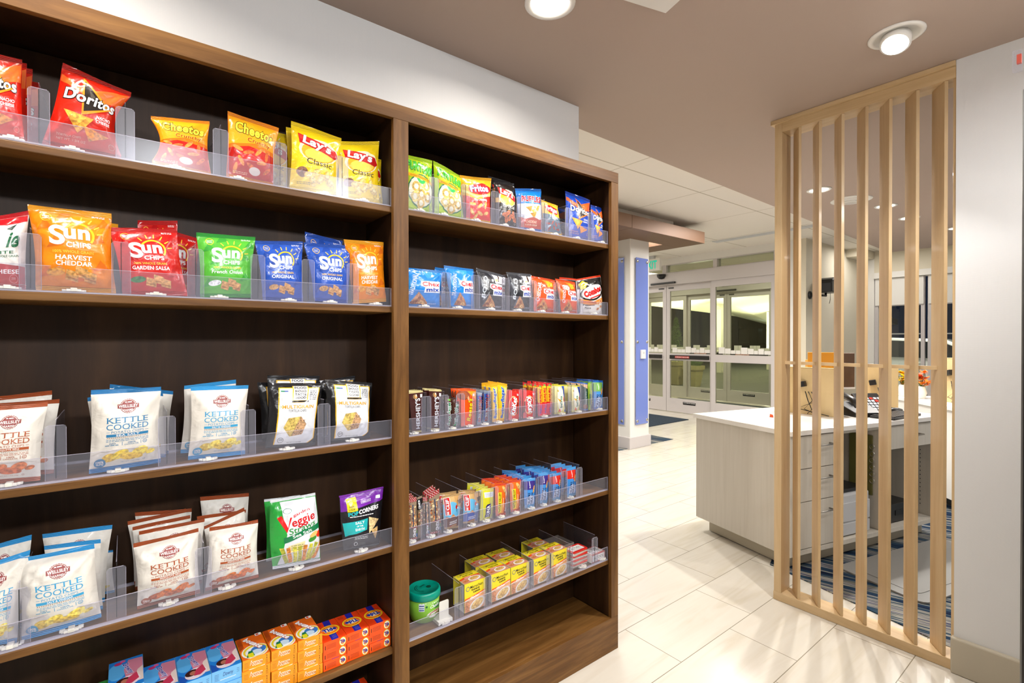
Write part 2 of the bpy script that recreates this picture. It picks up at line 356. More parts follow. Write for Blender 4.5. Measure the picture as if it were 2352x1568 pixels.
def sunart(dark, flav, fw, food, chip=('#d9a05a', '#b8763a')):
    e = []
    for i, (x, y) in enumerate([(.1, .2), (.2, .55), (.62, .3), (.6, .62), (.12, .75), (.4, .15), (.66, .82), (.3, .9)]):
        e += P(dark, (x-.07, y-.05), (x+.09, y-.01), (x+.01, y+.09))
    e += G('#ffc928', .435, .665, .128, .150, -35, 165)
    for k in range(7):
        a = R(10+k*24); c, s = math.cos(a), math.sin(a); n = (-s, c)
        e += P('#ffd24a', (.435+c*.175-n[0]*.008, .665+s*.175-n[1]*.008), (.435+c*.235-n[0]*.005, .665+s*.235-n[1]*.005), (.435+c*.235+n[0]*.005, .665+s*.235+n[1]*.005), (.435+c*.175+n[0]*.008, .665+s*.175+n[1]*.008))
    e += T('#ffffff', 'S', .235, .655, .15, .235, b=.03)+T('#ffffff', 'un', .42, .675, .24, .13, b=.04)
    e += T('#ffffff', 'CHIPS', .43, .545, .23, .062, b=.03)
    e += T('#ffd24a', '100% WHOLE GRAIN', .375, .462, .38, .034, b=.01)
    for i, f in enumerate(flav): e += T('#ffffff', f, .375, .395-.068*i, fw, .055, sh=.1, b=.02)
    e += G('#ffd24a', .15, .865, .045, .052)+T('#ffffff', 'Heart', .15, .875, .06, .018)+T('#ffffff', 'Healthy', .15, .848, .07, .018)
    e += E(food, .2, .22, .09, .045, 10, fin='food')
    for k, (x, y) in enumerate([(.33, .2), (.42, .24), (.5, .19)]): e += P(chip[0], (x-.05, y-.06), (x+.06, y-.09), (x+.08, y+.02), (x-.03, y+.06), fin='food')+P(chip[1], (x-.04, y-.04), (x+.06, y-.065), (x+.065, y-.05), (x-.038, y-.025), fin='food')
    e += lines('#ffffff', .62, .93, .12, 2, .016, .007, 3)
    return e
def kettle(c, flav, chips):
    e = star('#8a3a38', .375, .79, .088, 22, .94)+G('#fff8f2', .375, .79, .074, .078)+Q('#8a3a38', .265, .765, .485, .815)+T('#fff8f2', 'WELLSLEY', .375, .79, .20, .036, b=.02)+T('#fff8f2', 'FARMS', .375, .74, .10, .024, b=.01)
    e += lines('#fff8f2', .375, .832, .07, 1, .02, .012)
    for s, y, w_ in (('KETTLE', .625, .43), ('COOKED', .545, .44)):
        n = len(s); e += T(c, s, .375, y, w_, .066, b=.004)
        for i in range(n):                                   # slab serifs under and over the letters
            x = .375-w_/2+w_*(i+.5)/n
            for ch_, a_, q_ in (('K', -.030, 1), ('K', -.030, -1), ('K', .022, -1), ('T', -.002, -1), ('L', -.022, 1), ('E', -.024, 1), ('E', -.024, -1), ('D', -.026, 1), ('D', -.026, -1)):
                if s[i] == ch_: e += Q(c, x+a_-.010, y+q_*.0305-.0028, x+a_+.012, y+q_*.0305+.0028)
    e += T(c, 'POTATO CHIPS', .375, .483, .34, .030, b=.0)+Q(c, .155, .481, .19, .485)+Q(c, .56, .481, .595, .485)
    e += Q(c, .155, .427, .595, .46)+T('#fff8f2', flav, .375, .4435, .24, .022, b=.012)
    for i in range(22): e += P('#7a5040', (.158+i*.02, .408), (.166+i*.02, .408), (.174+i*.02, .42), (.166+i*.02, .42))
    e += lines(c, .375, .388, .44, 2, .018, .006, 4)
    e += T(c, 'NO', .22, .345, .06, .022)+lines(c, .22, .32, .15, 1, .01, .008, 6)+Q(c, .315, .315, .32, .36)+T(c, '100%', .415, .345, .08, .022)+T(c, 'CANOLA OIL', .415, .322, .15, .016)+Q(c, .51, .315, .515, .36)+G(c, .555, .338, .019, .024)+T(c, 'G', .555, .338, .022, .024)
    a, b2 = chips
    for k, (x, y, rx, ry, ro) in enumerate([(.20, .175, .085, .05, 10), (.3, .205, .09, .05, 25), (.39, .17, .1, .045, -5), (.5, .215, .09, .055, 20), (.46, .165, .07, .035, -10), (.61, .19, .05, .028, 10)]):
        e += E(a if k % 2 else b2, x, y, rx, ry, ro, fin='food')+G(b2 if k % 2 else a, x, y, rx*.5, rx*.6, 20, 150, 8, .6, fin='food')
    e += E(c, .1, .115, .058, .058)+T('#fff8f2', '100%', .1, .128, .075, .026, b=.02)+lines('#fff8f2', .1, .103, .07, 2, .014, .006)
    e += T(c, 'NET WT 1 OZ (28g)', .40, .098, .19, .018, b=.0)+G(c, .54, .1, .01, .013, n=10)
    return e
def doritos(lab1, lab2, orange='#f08a1c'):
    e = P('#e8662a', (0, .88), (.3, .74), (.75, .93), (.75, .7), (.4, .62), (0, .8))
    e += P(orange, (.24, .90), (.62, .58), (.30, .44))+P('#1a120e', (.265, .86), (.57, .575), (.315, .47))+P('#4a4640', (.33, .76), (.42, .68), (.36, .66))
    e += O('#17100c', '#ffffff', 'Doritos', .385, .635, .60, .135, rot=-3, b=.03, ob=.075)
    e += P(orange, (.30, .44), (.62, .60), (.64, .585), (.30, .415))
    e += T('#ffffff', lab1, .56, .44, .19, .04, b=.02)+T('#ffffff', lab2, .56, .39, .19, .036, b=.02)
    e += P('#f0a028', (.12, .44), (.44, .40), (.30, .20), fin='food')+P('#e88a1c', (.34, .30), (.64, .23), (.42, .13), fin='food')+P('#f7b840', (.16, .42), (.36, .395), (.28, .29), fin='food')
    e += T('#f2b0a0', 'TORTILLA CHIPS', .22, .15, .24, .026)+T('#f2b0a0', 'NET WT. 1 3/4 OZ', .25, .11, .28, .022)+G('#f2b0a0', .66, .13, .03, .034, n=12)
    return e
def lays(word, dark=False):
    e = []
    if dark: e += Q('#c8a048', 0, .50, .75, .60)
    e += E('#fff3c8', .40, .62, .31, .19)+E('#f7b52a', .40, .60, .27, .16)+E('#ffd75a', .40, .56, .22, .10)
    e += P('#c8181c', (.08, .84), (.30, .80), (.66, .70), (.72, .60), (.66, .56), (.4, .63), (.10, .70))
    e += P('#e23a34', (.09, .825), (.3, .785), (.5, .73), (.3, .74), (.1, .76))
    e += O('#9aa0a8', '#ffffff', "Lay's", .37, .71, .44, .17, rot=-12, b=.03, ob=.05)
    e += T('#2a2412' if not dark else '#e8e6e2', word, .42, .44, .40, .085, rot=-4, b=0)
    if not dark: e += E('#8a5a3c', .16, .27, .09, .075, fin='food')
    for k, (x, y) in enumerate([(.28, .24), (.38, .29), (.46, .2), (.56, .26), (.34, .16), (.62, .17)]): e += E('#e9c35c' if not dark else '#d8742a', x, y, .085, .05, 30*k, fin='food')+E('#f4dc8c' if not dark else '#b8541c', x, y+.01, .05, .025, 30*k, fin='food')
    e += G('#5a4a20' if not dark else '#c8c4bc', .66, .10, .03, .034, n=12)+lines('#5a4a20', .2, .12, .2, 2, .02, .007)
    return e
def chex(side, dark, food, word='#d8202c', band='#3a3a44'):
    e = P(dark, (0, .95), (.16, .5), (0, .3))+P(dark, (.3, .95), (.55, .95), (.42, .72))+P(dark, (.6, .5), (.75, .8), (.75, .3))+P(dark, (.05, .1), (.2, .3), (.3, .08))
    e += T('#dfe9f5', side, .14, .56, .56, .085, rot=78, b=.02)
    e += P('#ffffff', (.28, .66), (.68, .68), (.70, .54), (.72, .38), (.34, .36), (.36, .5), (.27, .54))
    e += O('#ffffff', word, 'Chex', .49, .595, .38, .12, rot=3, b=.04, ob=.07)+O('#ffffff', '#1c3f9e', 'mix', .53, .45, .30, .11, rot=3, b=.05, ob=.07)
    e += P(food, (.24, .38), (.08, .07), (.46, .07), fin='food')
    for k, (x, y) in enumerate([(.2, .14), (.3, .12), (.26, .22), (.36, .1), (.14, .1)]): e += E('#e8b878' if k % 2 else '#8a4a2c', x, y, .045, .03, 40*k, fin='food')
    e += lines('#dfe9f5', .55, .09, .2, 2, .02, .007)
    return e
ART = {}
def art(n, asp, base, seal, els, fin='film', s=.06, seal2=None): ART[n] = dict(asp=asp, base=base, seal=seal, seal2=seal2 or seal, els=els, fin=fin, s=s)
art('nacho', .75, '#d3200e', '#b01408', doritos('NACHO', 'CHEESE'))
art('cool', .75, '#1548b8', '#163a9c', doritos('COOL', 'RANCH', '#f07a28'))
ch = P('#f9a81c', (0, .95), (.75, .95), (.75, .52), (.4, .58), (0, .5))+P('#c81c12', (0, .44), (.3, .52), (.75, .46), (.75, .06), (0, .06))
ch += O('#1a120c', '#ffd840', 'Cheetos', .39, .77, .58, .17, rot=-5, b=.04, ob=.08)+O('#ffd840', '#b01c10', 'Crunchy', .46, .60, .36, .085, rot=-4, b=.02, ob=.06)
for k, (x, y) in enumerate([(.14, .46), (.3, .42), (.46, .46), (.60, .42), (.2, .28), (.36, .22), (.52, .3), (.62, .2), (.12, .16)]): ch += E('#ec6a18' if k % 2 else '#f89030', x, y, .085, .028, 35*k-20, fin='food')
ch += E('#f2e8e0', .42, .16, .09, .06)+lines('#ffe0c0', .2, .11, .22, 2, .02, .007)
art('cheetos', .75, '#ee7a10', '#f08a18', ch)
art('lays', .75, '#f6d21c', '#f0cc18', lays('Classic'))
art('lays_bbq', .75, '#26201e', '#1c1a1c', lays('Barbecue', True))
art('smart', .75, '#dedcd8', '#c01822', P('#c01822', (0, .95), (.75, .95), (.75, .86), (.5, .83), (.25, .87), (0, .84))+P('#b8141c', (0, .05), (.75, .05), (.75, .28), (.4, .33), (0, .27))+T('#14603c', 'ie', .60, .63, .15, .2, sh=.25, b=.03)+T('#14603c', 'WHITE', .4, .47, .4, .04)+T('#14603c', 'WHOLE GRAIN', .52, .42, .3, .03)+T('#ffffff', 'CHEESE', .5, .22, .34, .055, b=.02)+G('#e8a0a0', .6, .13, .05, .055, n=14)+T('#e8a0a0', '200', .6, .135, .05, .03)+P('#1a3a28', (.5, .78), (.62, .84), (.56, .76)))
art('sun_orange', .75, '#f08a14', '#f6a820', sunart('#e0701a', ['HARVEST', 'CHEDDAR'], .34, '#f0a020'))
art('sun_red', .75, '#cc1c18', '#c41c1c', sunart('#b81418', ['GARDEN SALSA'], .44, '#2c7a3a'))
art('sun_green', .75, '#58b83c', '#2f9a3a', sunart('#3da03c', ['French Onion'], .44, '#e8ecf0'))
art('sun_blue', .75, '#2c58bc', '#2450b0', sunart('#234aa6', ['ORIGINAL'], .40, '#cf9c5c'))
art('ket_bbq', .72, '#dcd7ce', '#a3481a', kettle('#a24c20', 'MESQUITE BBQ', ('#d8742c', '#c05a1e')), 'matte', .055)
art('ket_blue', .72, '#dcd7ce', '#1a78b8', kettle('#2a78a8', 'SEA SALT', ('#f0d040', '#e4b828')), 'matte', .055)
art('ket_sky', .72, '#dcd7ce', '#2f9ade', kettle('#3a9ac8', 'SALT & VINEGAR', ('#f0d868', '#e0bc3c')), 'matte', .055)
mu = P('#f0b818', (.10, .03), (.60, .03), (.70, .12), (.70, .93), (.12, .93))+P('#dcdee2', (.115, .045), (.595, .045), (.685, .125), (.685, .917), (.135, .917))
mu += Q('#f0b818', .31, .70, .535, .96)+Q('#f6f6f6', .325, .735, .52, .95)+Q('#1a1a1c', .30, .705, .55, .73)
for i, s_ in enumerate(['FOOD', 'SHOULD', 'TASTE', 'GOOD']): mu += T('#17171a', s_, .4225, .925-.05*i, .165, .036, b=.035)
mu += T('#d8a018', 'MULTIGRAIN', .40, .635, .46, .055, b=.03)+P('#8a9a28', (.14, .66), (.165, .635), (.14, .61), (.15, .635))+T('#2a2a2e', 'TORTILLA CHIPS', .39, .575, .26, .038, b=.0)
hx = [(.38+.17*math.cos(R(a)), .33+.17*math.sin(R(a))) for a in (10, 65, 130, 185, 245, 310)]
mu += P('#cdb25c', *hx, fin='food')+P('#b89068', hx[0], hx[1], (.40, .36), (.34, .18), hx[5], fin='food')
rr = random.Random(4)
for i in range(26): mu += E('#3a2a20' if i % 2 else '#e0b070', .38+rr.uniform(-.13, .15), .33+rr.uniform(-.13, .13), .009, .006, 30*i, 6)
mu += G('#1a1a1c', .19, .12, .038, .043, n=14)+T('#1a1a1c', '210', .19, .13, .05, .028, b=.02)+T('#2a2a2e', 'NET WT 1.5 OZ (42g)', .40, .075, .22, .02)+lines('#2a2a2e', .61, .87, .1, 6, .026, .01, 8)+Q('#3a8a6a', .15, .865, .2, .885)+Q('#5a70b0', .2, .865, .25, .885)
art('multi', .75, '#141416', '#1e1e22', mu, 'film', .045)
ve = P('#dde0e6', (.12, .95), (.66, .95), (.60, .55), (.66, .05), (.06, .05), (.18, .5))+P('#d81c1c', (.07, .75), (.13, .77), (.195, .60), (.18, .53))+P('#d81c1c', (.18, .53), (.195, .60), (.225, .74), (.25, .745))
ve += T('#c81c20', 'eggie', .40, .67, .32, .15, rot=12, sh=.1, b=.02)+T('#c81c20', 'garden', .38, .78, .24, .05, rot=12)+T('#2c8a3c', 'Straws', .38, .575, .36, .085, rot=12, sh=.2, b=.01)
ve += P('#187848', (.14, .46), (.40, .54), (.64, .58), (.64, .50), (.4, .47), (.14, .38))+T('#ffffff', 'Sea Salt', .37, .49, .26, .045, rot=12)+G('#1c6a5a', .2, .83, .05, .058, sy=.6)
ve += E('#e03818', .60, .42, .045, .045)+E('#3a8a2c', .50, .38, .06, .035, 20)+E('#e8b868', .52, .44, .06, .03, 25)+P('#e8d8a0', (.18, .34), (.40, .38), (.38, .24), (.22, .24))+lines('#4a6a30', .3, .33, .16, 3, .03, .008)
for k, (x, a) in enumerate([(.14, 14), (.2, 8), (.27, 3), (.33, 0), (.39, -6), (.45, -14), (.51, -22), (.57, -30)]): ve += Q(['#b8b838', '#e08a30', '#cfc840'][k % 3], x-.024, .06, x+.024, .32, a, fin='food')
art('veggie', .62, '#26a03c', '#e8ecf2', ve, 'film', .04)
po = P('#7a2aa8', (0, .97), (.78, .97), (.78, .80), (.4, .76), (0, .70))+Q('#f2d820', .10, .70, .27, .93, 4)+T('#3a2a10', 'NEW', .185, .78, .09, .035, b=.03)+T('#3a2a10', 'LOOK!', .185, .735, .11, .035, b=.03)
po += G('#ffffff', .44, .84, .001, .002, n=4)+Q('#f0e6f6', .34, .815, .52, .865, 3)+Q('#7a2aa8', .348, .82, .512, .86, 3)+T('#ffffff', 'REBELLION', .43, .84, .14, .024, rot=3, b=.02)+Q('#e8f4f0', .62, .84, .7, .89)
po += T('#2ab8c0', 'POP', .20, .655, .17, .075, rot=6, b=.04)+T('#ffffff', 'CORNERS', .48, .69, .37, .075, rot=6, sh=.1, b=.04)+lines('#ffffff', .36, .595, .44, 1, .01, .014, 2)
po += P('#22b0b4', (.02, .50), (.46, .54), (.45, .34), (.04, .26))
for i, s_ in enumerate(['SALT', 'OF THE', 'EARTH']): po += T('#ffffff', s_, .31, .485-.058*i, .17 if i != 1 else .12, .045 if i != 1 else .026, b=.02)
po += P('#e8c890', (.48, .56), (.70, .48), (.50, .26), fin='food')+P('#d8b070', (.54, .32), (.68, .36), (.66, .14), fin='food')+lines('#ffffff', .34, .22, .26, 2, .03, .01, 5)+G('#ffffff', .24, .1, .03, .036, n=10)
art('pop', .78, '#1d1c20', '#8a34b8', po, 'film', .03, '#26242a')
fu = E('#0f7a44', .38, .36, .33, .30)+E('#f4f2d8', .38, .36, .305, .275)
for k, (x, y) in enumerate([(.24, .42), (.5, .46), (.38, .3), (.22, .24), (.55, .27), (.4, .5), (.38, .15)]): fu += G('#e8cc70' if k % 2 else '#d4b050', x, y, .05, .095, n=16, fin='food')
fu += G('#3ac060', .38, .60, .06, .12, 180, 360, 12)+P('#f0b020', (.06, .66), (.4, .63), (.72, .56), (.72, .50), (.4, .56), (.06, .60))+T('#7a3a10', 'Onion Flavored Rings', .38, .595, .52, .034, rot=-6)+O('#0f7a44', '#5ad040', 'FUNYUNS', .38, .78, .62, .17, rot=-7, sh=.1, b=.05, ob=.09)
art('funyun', .72, '#bfe021', '#b0d820', fu)
fr = P('#e2231a', (0, .55), (.35, .47), (.75, .62), (.75, .05), (0, .05))+P('#fbe28a', (0, .62), (.3, .5), (.7, .58), (.75, .7), (.66, .62), (.3, .55), (0, .68))
fr += E('#d8201c', .42, .71, .29, .13, 6)+O('#1c3c94', '#ffffff', 'Fritos', .40, .72, .46, .15, rot=6, b=.04, ob=.08)
fr2 = fr+T('#ffffff', 'The ORIGINAL', .42, .47, .36, .05, rot=5, b=.01)
for k, (x, y) in enumerate([(.2, .36), (.38, .33), (.55, .36), (.2, .2), (.4, .18), (.58, .2), (.3, .1)]): fr2 += E('#f0b454', x, y, .085, .035, 40*k, fin='food')+E('#fad080', x, y, .05, .015, 40*k, fin='food')
art('fritos', .75, '#f3b51e', '#e8a818', fr2)
tw = P('#5a7080', (0, .6), (.75, .52), (.75, .05), (0, .05))+E('#d8201c', .35, .74, .28, .13, -8)+O('#3a2a6a', '#ffffff', 'Fritos', .33, .75, .46, .15, rot=-6, b=.04, ob=.08)+O('#1c2a3c', '#e8eef4', 'Twists', .36, .53, .36, .10, rot=-5, b=.03, ob=.06)
for k, (x, y) in enumerate([(.15, .3), (.3, .34), (.45, .3), (.6, .34), (.2, .15), (.38, .2), (.55, .16)]): tw += E('#a8341c', x, y, .075, .028, 60*k, fin='food')
art('twists', .75, '#f0c030', '#e8b828', tw)
ru = P('#dfe6ee', (0, .62), (.75, .62), (.75, .25), (0, .25))+P('#c8401c', (0, .3), (.2, .26), (.4, .31), (.6, .26), (.75, .3), (.75, .05), (0, .05))+O('#e8e8f0', '#b8182c', 'RUFFLES', .38, .73, .56, .14, rot=-3, b=.05, ob=.09)
for k, (x, y) in enumerate([(.28, .5), (.42, .44), (.4, .36), (.52, .52)]): ru += P('#e0a838' if k % 2 else '#c88a24', (x-.11, y+.03), (x+.1, y+.07), (x+.03, y-.08), fin='food')
ru += T('#f4d8b8', 'CHEDDAR', .36, .2, .34, .06, b=.02)+T('#f4d8b8', '& SOUR CREAM', .36, .13, .34, .04, b=.02)
art('ruffles', .75, '#1c78cc', '#2068c0', ru)
art('chex_blue', .74, '#1a84d8', '#1c78c8', chex('TRADITIONAL', '#3a9ae4', '#b87a48'))
art('chex_black', .74, '#2c2e34', '#4a4c52', chex('BOLD', '#54565e', '#b8804c')+P('#d8d8dc', (.4, .92), (.74, .92), (.74, .7), (.44, .7))+E('#e8c088', .5, .78, .05, .035)+Q('#3a2010', .56, .76, .6, .92)+E('#f0f0f0', .62, .76, .035, .03))
art('chex_red', .74, '#e0501a', '#d84818', chex('CHEDDAR', '#f08030', '#c88440')+P('#f0b028', (.4, .9), (.62, .88), (.6, .76), (.42, .72)))
co = P('#1c1a1a', (0, .95), (.8, .95), (.8, .62), (0, .7))+E('#1a1414', .42, .58, .38, .22, 12)+E('#f4f2f0', .42, .59, .34, .18, 12)+O('#5a0c0c', '#d81c1c', 'Combos', .42, .60, .56, .17, rot=16, b=.06, ob=.09)+Q('#c82020', .3, .44, .66, .475, 14)
co += P('#e08a3c', (.02, .42), (.4, .33), (.78, .44), (.78, .3), (.3, .22), (.02, .3))+Q('#b8482c', .06, .3, .5, .34, -4)+T('#2a2424', 'Pepperoni', .28, .235, .34, .06, b=.02)+T('#2a2424', 'Pizza', .25, .16, .2, .05, b=.02)+P('#f0d020', (.03, .83), (.16, .92), (.28, .84), (.2, .7), (.08, .68))+T('#2a4a10', 'REAL', .14, .81, .1, .03)
for k, (x, y) in enumerate([(.58, .28), (.68, .34), (.6, .14), (.7, .2)]): co += E('#e0b070', x, y, .05, .04, 0, fin='food')+E('#b85838', x, y, .028, .022, 0)
art('combos', .8, '#eceae6', '#e8401c', co, 'film', .05, '#e0d8d0')
# candy and snack bars (aspect about .4)
art('hershey', .38, '#431d1a', '#d8c888', T('#d8dbe2', "HERSHEY'S", .22, .46, .74, .15, rot=90, b=.03)+G('#c8b070', .16, .87, .045, .055, n=14)+E('#d89050', .17, .87, .035, .04, fin='food')+E('#fff0d8', .19, .9, .015, .03)+Q('#e8e6e6', .3, .84, .36, .92)+T('#c8b0d8', 'MILK CHOCOLATE', .35, .3, .32, .03, rot=90), 'film', .04)
mw = lambda r_: O('#ffffff', '#1c7a4a', 'Milky Way', .15, .45, .72, .15, rot=r_, b=.04, ob=.1)
art('milkyway', .28, '#4a2415', '#3a1c12', mw(-90)+Q('#6ac030', .12, .87, .22, .92), 'film', .05)
art('milkyway2', .28, '#4a2415', '#3a1c12', mw(90)+Q('#c83020', .16, .88, .24, .93)+Q('#3aa850', .04, .07, .16, .1), 'film', .05)
art('reese', .62, '#f0500c', '#ee5a14', P('#f8a020', (.34, .95), (.62, .95), (.62, .7), (.45, .84))+E('#8a4428', .2, .85, .2, .13)+E('#d8a878', .34, .76, .03, .1, 15)+E('#9a5030', .18, .84, .16, .1)+O('#6a2408', '#ffd814', "Reese's", .36, .45, .62, .16, rot=78, b=.03, ob=.07)+Q('#6a2c10', .50, .3, .55, .68)+T('#ffd814', '2 PEANUT BUTTER CUPS', .525, .49, .34, .025, rot=90)+Q('#f0e8e0', .5, .82, .57, .88), 'film', .04)
art('musk', .27, '#8a9ab8', '#b8c4d0', Q('#3a5aa8', .02, .1, .25, .9)+O('#f0f2f8', '#b81c28', 'Musketeers', .14, .43, .70, .15, rot=-90, b=.05, ob=.09)+E('#2a4ca8', .14, .84, .09, .07)+T('#d82028', '3', .14, .84, .07, .1, rot=-90, b=.05), 'foil', .05)
art('butter', .3, '#f7c21c', '#f2b010', Q('#f9e070', .2, .08, .28, .9)+O('#dfe8f4', '#1c58b8', 'Butterfinger', .15, .5, .80, .16, rot=90, b=.05, ob=.08), 'film', .07)
kk = lambda r_, m_: G('#f0b878', .32, .48, .19, .215, n=24, sy=1.6)+P('#6a3018', (m_, .2), (m_+.06, .2), (m_+.07, .6), (m_+.02, .62))+O('#5a0c0c', '#ffffff', 'KitKat', .33, .48, .60, .20, rot=r_, sh=.15, b=.05, ob=.08)+Q('#f0d8d8', .48, .84, .55, .91)
art('kitkat', .6, '#e01c14', '#e8301c', kk(82, .46), 'film', .04)
art('kitkat2', .6, '#e01c14', '#e8301c', kk(-82, .08), 'film', .04)
art('starburst', .18, '#e8202c', '#dc2420', Q('#fbc81c', 0, .42, .18, .9)+T('#c81c20', 'Starburst', .09, .64, .42, .11, rot=-90, b=.05)+Q('#e83058', 0, .05, .18, .36)+T('#2a60b8', 'Original', .09, .22, .26, .08, rot=-90, b=.04)+Q('#4ab850', .06, .91, .14, .95), 'film', .04)
art('belvita', .55, '#eee69a', '#d8d030', P('#2c4cae', (.42, .95), (.55, .95), (.55, .05), (.5, .05), (.46, .5))+E('#f6f4e0', .30, .5, .15, .42)+P('#f0a828', (.14, .55), (.30, .48), (.26, .40))+T('#1c7a6a', 'belVita', .30, .42, .40, .10, rot=90, b=.03)+P('#d84040', (.2, .08), (.34, .08), (.22, .2))+E('#a85a30', .45, .5, .04, .1, fin='food')+E('#b8a040', .2, .8, .03, .04), 'film', .05)
art('nvdark', .36, '#12463c', '#2c6cc8', P('#d8b088', (.0, .95), (.36, .95), (.36, .78), (.1, .86))+T('#e8f0e8', 'Oats & Honey', .2, .45, .5, .07, rot=-90, b=.02)+E('#9a5a3c', .16, .13, .13, .09, fin='food'), 'film', .05)
art('nvlime', .2, '#9cc43c', '#a8cc30', Q('#1c6a4a', .03, .2, .1, .6)+T('#f0e020', 'NATURE', .14, .5, .5, .07, rot=90, b=.03), 'film', .05)
def nutri(top, wd): return Q(top, 0, .62, .42, .93)+E('#b8ccec', .24, .2, .16, .24)+T('#ffffff', wd, .22, .78, .22, .05, rot=90, b=.02)+T('#23305a', 'NUTRI', .17, .30, .42, .085, rot=90, b=.03)+T('#23305a', 'GRAIN', .28, .30, .42, .085, rot=90, b=.03)+E('#d8a058', .36, .62, .04, .13, -12, fin='food')
art('nutri_green', .46, '#4c94dc', '#2068c4', nutri('#7cb45c', 'Apple'), 'film', .07)
art('nutri_purple', .44, '#3f90dc', '#4aa4ec', nutri('#3c2c84', 'Blueberry'), 'film', .10, '#6ab0e8')
art('nutri_red', .44, '#3f90dc', '#4aa4ec', nutri('#dc2c1c', 'Strawberry')+E('#e04830', .3, .6, .04, .035), 'film', .10, '#6ab0e8')
nuts = []
rr = random.Random(9)
for i in range(44): nuts += E(['#c8884c', '#ecd2a4', '#8c3c20', '#dcae74'][i % 4], rr.uniform(.03, .25), rr.uniform(.34, .84), rr.uniform(.02, .038), rr.uniform(.016, .026), rr.uniform(0, 180), 8, fin='food')
kb = Q('#5c5248', 0, .06, .28, .30)+P('#8a1c1c', (.06, .3), (.28, .3), (.28, .33), (.06, .33))+T('#ffffff', 'KIND', .18, .18, .21, .085, rot=-90, b=.04)+Q('#e07830', .25, .22, .28, .3)+Q('#6ab040', .25, .14, .28, .22)+Q('#3a80c8', .25, .06, .28, .14)+Q('#3c4660', .12, .32, .15, .84)
dots = []
for i in range(5):
    for j in range(3): dots += Q('#f4e8e4', .03+i*.055+(j % 2)*.02, .91+j*.03, .05+i*.055+(j % 2)*.02, .925+j*.03)+Q('#f4e8e4', .03+i*.055+(j % 2)*.02, .01+j*.016, .05+i*.055+(j % 2)*.02, .02+j*.016)
art('kind', .28, '#8c7864', '#961c20', nuts+kb+Q('#961c20', 0, .9, .28, 1)+Q('#961c20', 0, 0, .28, .055)+dots, 'film', .0)
art('kind2', .2, '#8c7864', '#141414', [n_ for n_ in nuts]+Q('#141416', 0, .7, .2, .95)+T('#ffffff', 'KIND', .06, .82, .2, .06, rot=-90, b=.04), 'film', .0)
def clif(low, words):
    e = P('#66b4dc', (0, .74), (.3, .8), (.6, .68), (.6, .2), (0, .2))+P('#c89a5c', (.36, .95), (.6, .95), (.6, .6), (.46, .66), (.40, .8))+P('#5a4020', (.46, .82), (.6, .86), (.6, .72), (.5, .7))
    e += P(low, (0, .05), (0, .30), (.12, .37), (.22, .33), (.32, .42), (.44, .34), (.6, .40), (.6, .05))+P('#c8823c', (.2, .34), (.32, .44), (.42, .35), (.3, .36))+P('#b06c30', (.02, .32), (.1, .38), (.16, .33))
    e += E('#c82418', .43, .63, .035, .06)+E('#f0f0f0', .48, .6, .03, .025)+Q('#2a2018', .42, .5, .435, .58)+Q('#ffffff', .045, .42, .235, .93, 3)+Q('#cc2018', .055, .43, .225, .92, 3)+T('#ffffff', 'CLIF', .14, .72, .30, .10, rot=90, b=.04)+T('#ffffff', 'BAR', .14, .49, .09, .07, rot=90, b=.03)
    for i, s_ in enumerate(words): e += T('#ffffff', s_, .33, .22-.06*i, .28, .04, rot=8, b=.03)
    return e+E('#a87440', .38, .09, .12, .04, 10, fin='food')+E('#c82c1c', .25, .07, .03, .025)
art('clif_brown', .6, '#d0aa70', '#b8935c', clif('#5c2c1a', ['CHOCOLATE', 'BROWNIE']), 'matte', .06)
art('clif_blue', .6, '#d0aa70', '#b8935c', clif('#2050b0', ['CHOCOLATE', 'CHIP']), 'matte', .06)
art('luna', .45, '#d8d42c', '#e8e060', Q('#e8ecf0', .1, .72, .45, .88)+lines('#8a94a0', .28, .84, .3, 4, .03, .012)+P('#2c206c', (.16, .05), (.34, .05), (.34, .52), (.2, .5), (.16, .44))+T('#ffffff', 'LUNA', .25, .27, .40, .11, rot=90, b=.04)+Q('#e8e010', .36, .06, .43, .45), 'film', .07)
art('nv', .45, '#ec6a1c', '#d83c14', P('#f8a030', (.05, .3), (.3, .45), (.3, .05), (.1, .05))+P('#8a3014', (.34, .5), (.45, .55), (.45, .05), (.36, .05))+O('#2a3010', '#f6dc20', 'NATURE VALLEY', .14, .42, .6, .08, rot=88, b=.03, ob=.09)+P('#f6dc20', (.07, .1), (.21, .1), (.21, .74), (.07, .74))+T('#2a3010', 'NATURE VALLEY', .14, .42, .6, .08, rot=88, b=.03)+T('#ffffff', 'Peanut Butter', .40, .32, .40, .05, rot=90, b=.03)+T('#ffe8c0', 'CRUNCHY', .28, .42, .3, .04, rot=90)+E('#e0b060', .34, .8, .06, .13, 30, fin='food')+E('#f0cc88', .4, .66, .05, .05, fin='food'), 'film', .06)
